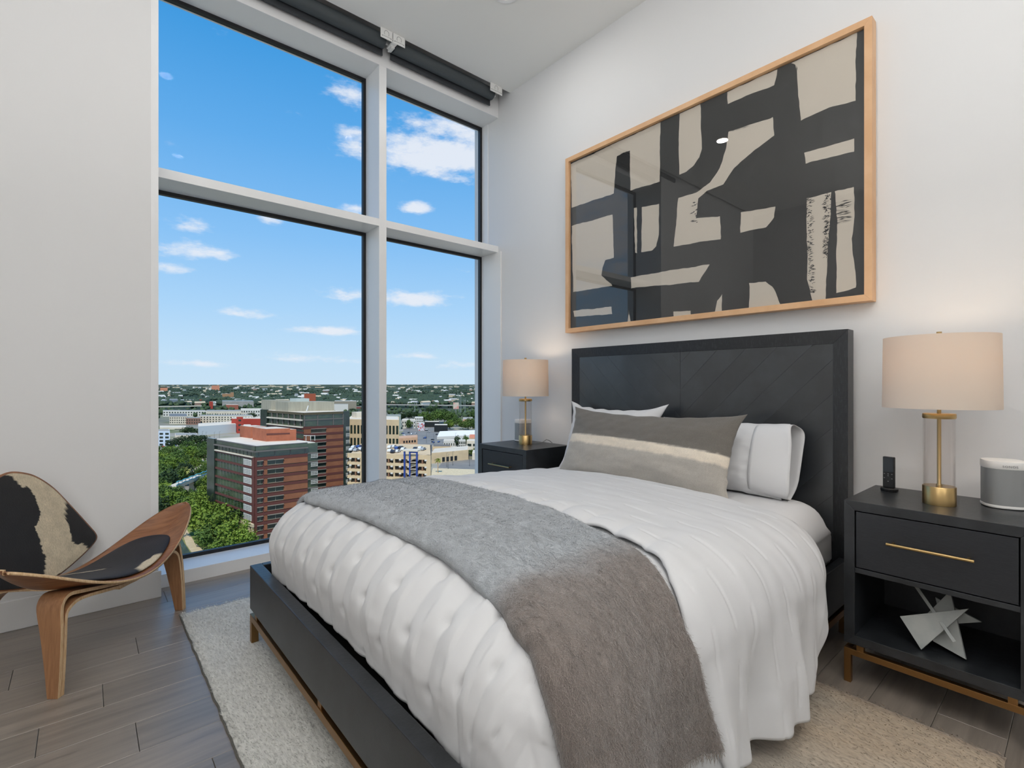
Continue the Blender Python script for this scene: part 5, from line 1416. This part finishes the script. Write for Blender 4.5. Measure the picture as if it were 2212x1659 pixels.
for i, (u0_, u1_, v_, d_) in enumerate(((917, 949, 912, 800), (938, 967, 919, 720))):
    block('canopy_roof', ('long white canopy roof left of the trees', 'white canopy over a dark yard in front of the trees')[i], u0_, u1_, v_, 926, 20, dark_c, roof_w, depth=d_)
block('salmon_building', 'salmon house with a pale roof between the trees near the window edge', 1000, 1021, 906, 920, 22, salmon_c, grey_c, depth=860, gable=3)
block('salmon_building', 'small orange stucco shop left of the salmon house', 988, 1002, 911, 920, 18, cm('orange_stucco', srgb(222, 160, 116)), roof_w, depth=880)
block('brick_building', 'long far pink brick warehouse below the dark woods', 894, 992, 874.5, 886, 60, cm('pink_brick', srgb(168, 128, 112)), grey_c, depth=1700, rows=1, cols=24, wfrac=(.35, .3))
t, Fc, z1 = block('brick_building', 'square brick tower rising from the long pink warehouse', 933.5, 939, 866, 886, 10, cm('pink_brick', srgb(168, 128, 112)), salmon_c, depth=1680)
block('grey_shed', 'grey green shed behind the tan office block', 836, 866, 898, 912, 24, cm('shed_green', srgb(150, 160, 150)), grey_c, depth=760)
block('freight_train', 'line of red freight wagons on the far railway', 828, 857, 878, 883, 8, cm('wagon_red', srgb(176, 88, 66)), cm('wagon_red', srgb(176, 88, 66)), depth=1600, cat='train')
block('freight_train', 'maroon freight wagons beside the mullion', 763, 800, 879, 884, 8, cm('wagon_maroon', srgb(136, 82, 76)), white_c, depth=1400, cat='train')
def billboard(label, u, vt, vb, w, depth, m, vbase):
    p = at(u, CY, depth); z0, z1 = H - (vb - CY) / F * depth, H - (vt - CY) / F * depth
    t = thing('billboard', (p.x, p.y, GZ), label, 'billboard'); d_ = Vector((p.x, p.y)).normalized(); r_ = Vector((d_.y, -d_.x)) * w / 2
    MB().prism([(p.x - r_.x, p.y - r_.y), (p.x + r_.x, p.y + r_.y), (p.x + r_.x + d_.x, p.y + r_.y + d_.y), (p.x - r_.x + d_.x, p.y - r_.y + d_.y)], z0, z1).build('sign_panel', m, t)
    MB().lathe([(.6, 0), (.6, z0 - GZ)], (p.x, p.y, GZ), 8).build('pole', pole_c, t)
billboard('tall beige and pink billboard on a pole above the trees', 985, 870, 884, 11, 1000, cm('beige_sign', srgb(206, 190, 172), col2=srgb(214, 150, 136), nscale=.08, nlo=.5, nhi=.55, geo=True), 905)
billboard('pale blue billboard at the edge of the dark woods', 879, 872, 877.5, 16, 1700, cm('blue_sign', srgb(170, 204, 214)), 890)
billboard('red and white billboard beside the motorway', 433, 864, 867.5, 22, 1800, cm('red_sign', srgb(206, 70, 56)), 880)
for i, (u_, vt_, vb_, r_) in enumerate(((896, 871, 896, .8), (989, 848, 890, .5), (991.5, 851, 893, .5), (994, 854, 895, .5), (996, 857, 896, .5), (1004.5, 861, 897, .7), (1001, 862, 890, .5))):
    D = gdepth(vb_); p = G(u_, vb_); o = MB().lathe([(r_, 0), (r_ * .6, (vb_ - vt_) / F * D)], (p.x, p.y, GZ), 8).build('power_pylon', cm('galvanised_steel', srgb(150, 160, 158)))
    tag(o, ('thick pale mast left of the tree group' if i == 0 else 'tall grey power pole beside the dark woods near the window edge'), 'pylon', None if i == 0 else 'power poles')
lp0 = None
for (u_, vb_, h_) in ((885, 945, 12), (902, 950, 12), (921, 958, 13), (937, 962, 13), (965, 1010, 12), (968, 1014, 12), (1014, 1008, 14), (978, 1006, 12), (445, 955, 12), (437, 953, 12), (463, 951, 10), (474, 950, 10), (1028, 960, 12), (1002, 962, 12), (984, 958, 12)):
    p = G(u_, vb_)
    if lp0 is None:
        lp0 = thing('street_lamp', p, 'thin dark street lamp post among the city blocks', 'street lamp', 'street lamps in the city')
        MB().lathe([(.16, 0), (.09, 12)], (p.x, p.y, GZ), 6).build('pole', cm('dark_pole', srgb(70, 70, 66)), lp0); MB().box(p.x, p.x + 1.4, p.y - .15, p.y + .15, GZ + 11.8, GZ + 12).build('lamp_head', pole_c, lp0)
    else:
        t = copy_tree(lp0); t.location = p; t.scale = (1, 1, h_ / 12)

# ---- ground surfaces
def patch(nm, pts, m, z, label=None, cat=None, kind='structure'):
    P = [G(u_, v_) for u_, v_ in pts]
    o = MB().prism([(p.x, p.y) for p in P], GZ, GZ + z).build(nm, m)
    if kind: o['kind'] = kind
    return tag(o, label, cat)
water = mat('river_water', srgb(70, 84, 82), .12, bump=.5, bscale=.6, bstretch=(1, 3, 1), spec=.8, geo=True)
patch('river', [(330, 1215), (365, 1150), (385, 1148), (398, 1172), (424, 1212), (455, 1260), (330, 1300)], water, .05)
sand = cm('sandy_path', srgb(206, 186, 150), col2=srgb(190, 170, 136), nscale=.3, geo=True)
patch('riverside_path', [(392, 1148), (404, 1146), (418, 1170), (452, 1205), (500, 1250), (470, 1260), (428, 1214), (402, 1178)], sand, .3)
patch('riverbank', [(385, 1148), (393, 1148), (403, 1178), (430, 1216), (470, 1262), (455, 1262), (424, 1213), (398, 1174)], cm('bank_soil', srgb(150, 136, 84), col2=srgb(110, 122, 60), nscale=.4, geo=True), .18)
lawn = cm('lawn_green', srgb(112, 128, 58), col2=srgb(136, 142, 78), nscale=.15, geo=True)
patch('lawn', [(404, 1146), (420, 1170), (455, 1205), (500, 1245), (560, 1245), (560, 1120), (440, 1080), (395, 1100)], lawn, .12)
patch('plaza_pavement', [(405, 985), (452, 985), (452, 1022), (418, 1022), (400, 1005)], cm('plaza_stone', srgb(206, 190, 170)), .12)
patch('street', [(345, 963), (452, 960), (452, 972), (345, 976)], cm('pale_asphalt', srgb(178, 172, 160)), .1)
patch('street', [(864, 962), (872, 926), (960, 922), (1000, 934), (1005, 962), (950, 975), (900, 975)], asph_c, .1)
patch('parking_lot', [(930, 1030), (955, 1000), (1030, 990), (1060, 1000), (1060, 1030)], asph_c, .12)
patch('sidewalk', [(920, 1060), (935, 1012), (1060, 1016), (1060, 1040)], cm('sunny_paving', srgb(224, 206, 170), col2=srgb(206, 188, 150), nscale=.5, geo=True), .2)

# footbridge with sky blue railing
t, Fc = deck('footbridge', 'pale concrete footbridge with a wavy sky blue railing among the trees', at(381, 0, 292), at(446, 0, 330), 6, 1.3, -59.2, cream_c, 0, 'bridge')
cy_m = cm('cyan_rail', srgb(92, 190, 206), rough=.4)
for z_ in (.9, 2.6):
    pts = [(*Fc.pt(Fc.L * k / 24, .1), -59.2 + z_ + .22 * math.sin(k * 1.3)) for k in range(25)]
    MB().tube(pts, .28, 6).build('railing', cy_m, t)
ps = MB()
for k in range(9): a = Fc.L * (k + .5) / 9; Fc.box(ps, a, a + .2, -58.4, -56.5, 0, .2)
ps.build('railing_posts', pole_c, t)
for s in (.28, .62): Fc.add('pier', cream_c, t, Fc.L * s, Fc.L * s + 1.6, GZ, -60.5, -4, -1)

# ---- trees
leaf = {}
def leaf_mat(nm, c, c2):
    m = mat('leaf_' + nm, c, .7, col2=c2, nscale=.35, nlo=.35, nhi=.65, geo=False, rnd=.18, spec=.2)
    return m
LM = [leaf_mat('bright', srgb(126, 146, 58), srgb(92, 118, 44)), leaf_mat('mid', srgb(100, 124, 58), srgb(72, 96, 46)), leaf_mat('dark', srgb(68, 88, 52), srgb(50, 68, 44))]
bark = cm('bark', srgb(90, 78, 62))
def crown_mesh(seed, m, n_cl=46, per=34):
    rg = np.random.default_rng(seed); vs = []
    cl = []
    for _ in range(n_cl):
        d_ = rg.normal(size=3); d_ /= np.linalg.norm(d_); r_ = rg.uniform(.45, .95)
        cl.append((d_ * np.array((1, 1, .72)) * r_, rg.uniform(.20, .34)))
    for c, rr in cl:
        for _ in range(per):
            d_ = rg.normal(size=3); d_ /= np.linalg.norm(d_); p = c + d_ * rr * rg.uniform(.7, 1.05)
            n = d_ * .8 + rg.normal(size=3) * .55 + np.array((0, 0, .3)); n /= np.linalg.norm(n)
            a = np.cross(n, (0.3, 0.2, 1)); a /= np.linalg.norm(a) + 1e-9; b_ = np.cross(n, a); s_ = rg.uniform(.05, .10)
            vs += [p + a * s_, p + b_ * s_ * .8, p - a * s_, p - b_ * s_ * .8]
    # dark inner mass so the crown is not see-through
    o = np_mesh('crown', np.array(vs), np.arange(len(vs)).reshape(-1, 4), m, None, smooth=False)
    return o
CROWN = {}
TR_T = MB().lathe([(.055, 0), (.04, .35), (.03, .8), (.0001, .95)], (0, 0, 0), 7)
def tree(u_, vb_, h_, r_, k, label, group, var):
    p = G(u_, vb_)
    t = thing('tree', p, label, 'tree', group)
    if (k, var) not in CROWN: CROWN[(k, var)] = crown_mesh(10 + var * 7 + k, LM[k]); o = CROWN[(k, var)]
    else: o = CROWN[(k, var)].copy(); COL.objects.link(o)
    o.parent = t; o.location = (0, 0, h_ * .58); o.scale = (r_, r_, h_ * .56); o.rotation_euler.z = random.uniform(0, 6.28)
    if 'trunk' not in CROWN: CROWN['trunk'] = TR_T.build('trunk', bark); q = CROWN['trunk']
    else: q = CROWN['trunk'].copy(); COL.objects.link(q)
    q.parent = t; q.location = (0, 0, 0); q.scale = (h_ * .6, h_ * .6, h_ * .7)
    TREES.setdefault(group, []).append((u_, -vb_, t))
    return t
i = 0
for (u_, vb_, h_, r_, k) in ((430, 1158, 15, 7.5, 0), (470, 1176, 15, 7.5, 0), (505, 1188, 13, 6.5, 0), (452, 1138, 15, 7.5, 0), (492, 1150, 14, 7, 0), (412, 1132, 13, 6.5, 0), (527, 1192, 10, 5, 0), (398, 1122, 12, 5.5, 1), (478, 1205, 7, 5, 0), (515, 1160, 12, 6, 1), (480, 1124, 13, 6.5, 0), (432, 1112, 12, 6, 0), (455, 1185, 10, 6, 1), (440, 1178, 5, 4, 1), (490, 1218, 4, 4, 0), (462, 1210, 3, 4, 1)):
    tree(u_, vb_, h_, r_, k, 'bright green tree crowding the river bank in front of the glass block', 'trees on the river bank', i % 4); i += 1
for (u_, vb_, h_, r_, k) in ((352, 1108, 13, 6, 1), (368, 1112, 13, 5.5, 0), (346, 1078, 13, 6.5, 1), (366, 1064, 14, 7, 2), (386, 1052, 12, 6, 1), (350, 1042, 13, 6.5, 1), (400, 1012, 11, 6, 1), (422, 1000, 12, 7, 0), (442, 1000, 12, 7, 1), (436, 1034, 10, 5, 1), (376, 1014, 12, 7, 1), (352, 1008, 12, 7, 0), (396, 1034, 12, 6, 2), (428, 984, 12, 8, 1), (404, 978, 12, 8, 1), (446, 1050, 10, 4.5, 0), (440, 1084, 11, 4.5, 0), (374, 988, 11, 7, 0), (350, 985, 10, 6, 1), (446, 976, 11, 7, 1), (384, 1092, 10, 5, 1), (356, 1085, 12, 6, 0), (344, 1120, 11, 6, 2), (398, 1090, 8, 4, 2), (448, 1020, 10, 5, 0), (412, 1048, 10, 5, 2), (415, 1090, 9, 4, 1), (362, 1026, 13, 7, 0), (388, 1002, 12, 7, 1), (346, 1024, 13, 7, 1), (412, 990, 12, 7.5, 0), (444, 990, 12, 8, 1), (364, 994, 12, 7, 1), (386, 1024, 12, 6, 0), (354, 1058, 13, 6.5, 0), (424, 1018, 11, 5, 0), (376, 1098, 12, 6, 1), (390, 1112, 12, 6, 0), (360, 1094, 12, 6.5, 1), (408, 1108, 10, 5, 0), (346, 1060, 12, 6, 1), (432, 1066, 9, 4, 1), (448, 1062, 11, 5, 0), (340, 1000, 12, 7, 1)):
    tree(u_, vb_, h_, r_, k, 'green park tree around the footbridge left of the glass block', 'park trees by the footbridge', i % 4); i += 1
for (u_, vb_, h_, r_, k) in ((394, 969, 13, 9, 2), (414, 966, 14, 9, 2), (434, 965, 13, 9, 2), (370, 971, 10, 6, 2), (405, 938, 10, 9, 2), (424, 940, 10, 8, 2)):
    tree(u_, vb_, h_, r_, k, 'dark evergreen tree in the row behind the park', 'dark trees behind the park', i % 4); i += 1
for (u_, vb_, h_, r_, k) in ((930, 914, 20, 12, 1), (946, 916, 25, 14, 1), (960, 914, 24, 14, 1), (974, 916, 20, 12, 1), (916, 910, 18, 12, 1), (886, 906, 15, 10, 2), (870, 908, 14, 9, 2), (898, 904, 15, 10, 2), (972, 928, 15, 9, 0), (986, 922, 16, 10, 1), (1000, 928, 14, 9, 1), (1012, 930, 18, 10, 1), (1028, 930, 19, 11, 1), (1040, 926, 20, 11, 1), (1026, 906, 18, 12, 1), (1038, 908, 18, 11, 2), (884, 926, 14, 6, 1), (1006, 968, 14, 4, 1), (988, 968, 13, 4, 2), (1030, 985, 8, 6, 0), (1016, 985, 6, 5, 1), (938, 895, 16, 12, 2), (925, 893, 14, 10, 2), (955, 897, 15, 12, 2), (720, 892, 14, 10, 2), (545, 906, 12, 10, 2), (760, 895, 13, 10, 2), (934, 1000, 8, 3, 1)):
    tree(u_, vb_, h_, r_, k, 'leafy town tree among the low buildings in the narrow pane', 'town trees', i % 4); i += 1
ORD = ['first', 'second', 'third', 'fourth', 'fifth', 'sixth', 'seventh', 'eighth', 'ninth', 'tenth', 'eleventh', 'twelfth']
def row_labels(items, what, start, rowname, n):
    # items (u, farness, object): rows of n from near to far, counted from one side inside each row
    items = sorted(items, key=lambda q: q[1])
    for r_ in range(0, len(items), n):
        for k, (u_, _, o) in enumerate(sorted(items[r_:r_ + n], key=lambda q: q[0])):
            o['label'] = f'{what(o)}, {ORD[k]} from {start}, {ORD[r_ // n]} row {rowname}'
CN = {'city_white_car': 'white', 'city_dark_car': 'dark', 'city_blue_car': 'blue', 'city_silver_car': 'silver', 'city_red_car': 'red'}
def ccol(o):
    b_ = [c for c in o.children if c.name.startswith('body')][0]; return CN[b_.material_slots[0].material.name]
row_labels(ROOFCARS, lambda o: ccol(o) + ' car on the car park roof', 'the left', 'from the front', 6)
row_labels(STCARS, lambda o: ccol(o) + ' car in the street', 'the tan block', 'from the car park', 7)
row_labels(TREES['trees on the river bank'], lambda o: 'green river bank tree', 'the path', 'from the water', 6)
row_labels(TREES['park trees by the footbridge'], lambda o: 'footbridge park tree', 'the white wall', 'from the river', 9)
row_labels(TREES['dark trees behind the park'], lambda o: 'dark tree behind the park', 'the pale blue flats', 'from the park', 4)
row_labels(TREES['town trees'], lambda o: 'town tree', 'the mullion', 'from the car park', 7)
# palms
pal_m = leaf_mat('palm', srgb(168, 168, 96), srgb(128, 138, 66))
palm0 = None
for (u_, vb_, h_, lb) in ((397, 1048, 13, 'tall palm beside the pale plaza, left of the pair'), (403, 1050, 12, 'tall palm beside the pale plaza, right of the pair'), (385, 1085, 8, 'short palm in front of the footbridge pier'), (374, 1090, 8, 'short palm left of the footbridge'), (946, 1022, 12, 'palm on the sunny pavement right of the car park'), (847, 975, 9, 'small palm against the salmon building')):
    p = G(u_, vb_)
    if palm0 is None:
        palm0 = thing('palm_tree', p, lb, 'palm', 'palms')
        MB().lathe([(.35, 0), (.24, 11.6)], (p.x, p.y, GZ), 8).build('trunk', cm('palm_bark', srgb(190, 160, 124)), palm0)
        mb = MB()
        for k in range(46):
            a = random.uniform(0, 2 * PI); e = random.uniform(-.9, 1.1); l = random.uniform(2.4, 3.4); pts = []
            for q in range(5):
                s_ = q / 4; rr = l * s_ * math.cos(e) * .95 + .3; zz = 11.6 + l * s_ * math.sin(e) - 1.6 * s_ ** 2.2
                w_ = .42 * math.sin(PI * min(.15 + s_ * .85, 1)) + .03
                pts.append(((p.x + rr * math.cos(a) - math.sin(a) * w_, p.y + rr * math.sin(a) + math.cos(a) * w_, GZ + zz), (p.x + rr * math.cos(a) + math.sin(a) * w_, p.y + rr * math.sin(a) - math.cos(a) * w_, GZ + zz - .12)))
            vs = [q for pr_ in pts for q in pr_]; mb.add(vs, [(2 * j, 2 * j + 1, 2 * j + 3, 2 * j + 2) for j in range(4)])
        mb.build('fronds', pal_m, palm0)
    else:
        t = copy_tree(palm0); t.location = p; t.scale = (1, 1, h_ / 13) if h_ > 10 else (.8, .8, h_ / 13); t['label'] = lb
# far woods: thousands of crowns nobody could count
ico = bmesh.new(); bmesh.ops.create_icosphere(ico, subdivisions=1, radius=1); iv = np.array([v.co[:] for v in ico.verts]); ifc = np.array([[v.index for v in f.verts] for f in ico.faces]); ico.free()
def woods(nm, label, n, vr, ur, hr, rr, m):
    V, Fs = [], []; k = 0
    for _ in range(n):
        v_ = vr[0] + (vr[1] - vr[0]) * random.random() ** .9; u_ = random.uniform(*ur)
        dn = nz_(u_ * .018, v_ * .16, 3) + .5 * nz_(u_ * .06, v_ * .4, 8)
        if dn < -.18: continue
        p = G(u_, v_); s_ = random.uniform(*rr); h_ = random.uniform(*hr)
        sc = np.array((s_, s_, h_ * .55)); j = iv * sc * rng.uniform(.75, 1.2, size=(len(iv), 1)) + np.array((p.x, p.y, GZ + h_ * .5))
        V.append(j); Fs.append(ifc + k); k += len(iv)
    o = np_mesh(nm, np.vstack(V), np.vstack(Fs), m, None, smooth=False)
    return tag(o, label, 'woods', kind='stuff')
woods('woods', 'dark green wooded plain stretching to the horizon', 9000, (837, 876), (300, 1080), (9, 15), (6, 12), cm('wood_green', srgb(64, 82, 56), col2=srgb(48, 64, 46), nscale=.02, geo=True))
woods('woods', 'nearer scattered dark trees around the motorway', 700, (872, 905), (300, 1080), (7, 11), (4, 7), cm('wood_green_near', srgb(74, 92, 54), col2=srgb(56, 74, 44), nscale=.03, geo=True))
# far houses and sheds among the woods
hs0 = None
HM = [cm('far_white', srgb(220, 216, 206)), cm('far_grey', srgb(168, 168, 166)), cm('far_brown', srgb(170, 138, 118)), cm('far_tan', srgb(212, 194, 164))]
for i in range(170):
    u_ = random.uniform(340, 1050); v_ = 839 + 38 * random.random() ** 1.3; p = G(u_, v_); D = gdepth(v_)
    if hs0 is None:
        m_ = MB().box(-6, 6, -4, 4, 0, 6); m_.add([(-6.4, -4.4, 6), (6.4, -4.4, 6), (6.4, 4.4, 6), (-6.4, 4.4, 6), (-6.4, 0, 9), (6.4, 0, 9)], [(0, 1, 5, 4), (2, 3, 4, 5), (1, 2, 5), (3, 0, 4)], 1)
        o = hs0 = m_.build('house', [HM[3], HM[0]]); tag(o, 'small pale roofed house among the dark woods on the far plain', 'house', 'far houses')
    else: o = hs0.copy(); COL.objects.link(o)
    o.location = (p.x, p.y, GZ); s_ = random.uniform(.6, 1.2) * (1 + D / 6000); o.scale = (s_ * random.uniform(.8, 2.6), s_, random.uniform(.9, 1.3) * (1 + D / 5000)); o.rotation_euler.z = random.choice((.2, 1.77)) + random.uniform(-.3, .3)
    for q in range(2): o.material_slots[q].link = 'OBJECT'; o.material_slots[q].material = HM[(random.choice((0, 3, 2, 3)), random.choice((0, 0, 1, 3)))[q]]
sh0 = None
for i in range(90):
    u_ = random.uniform(340, 1050); v_ = 831.9 + 7 * random.random(); p = G(u_, v_); D = gdepth(v_)
    if sh0 is None:
        m_ = MB().box(-40, 40, -25, 25, 0, 9); m_.box(-40, 40, -25, 25, 9, 10, 1); o = sh0 = m_.build('storage_shed', [HM[3], HM[0]]); tag(o, 'long pale shed roof near the horizon of the far plain', 'shed', 'far sheds')
    else: o = sh0.copy(); COL.objects.link(o)
    o.location = (p.x, p.y, GZ); s_ = .6 + D / 22000; o.scale = (s_ * random.uniform(.6, 2.2), s_, 1 + D / 16000); o.rotation_euler.z = random.uniform(0, 3)
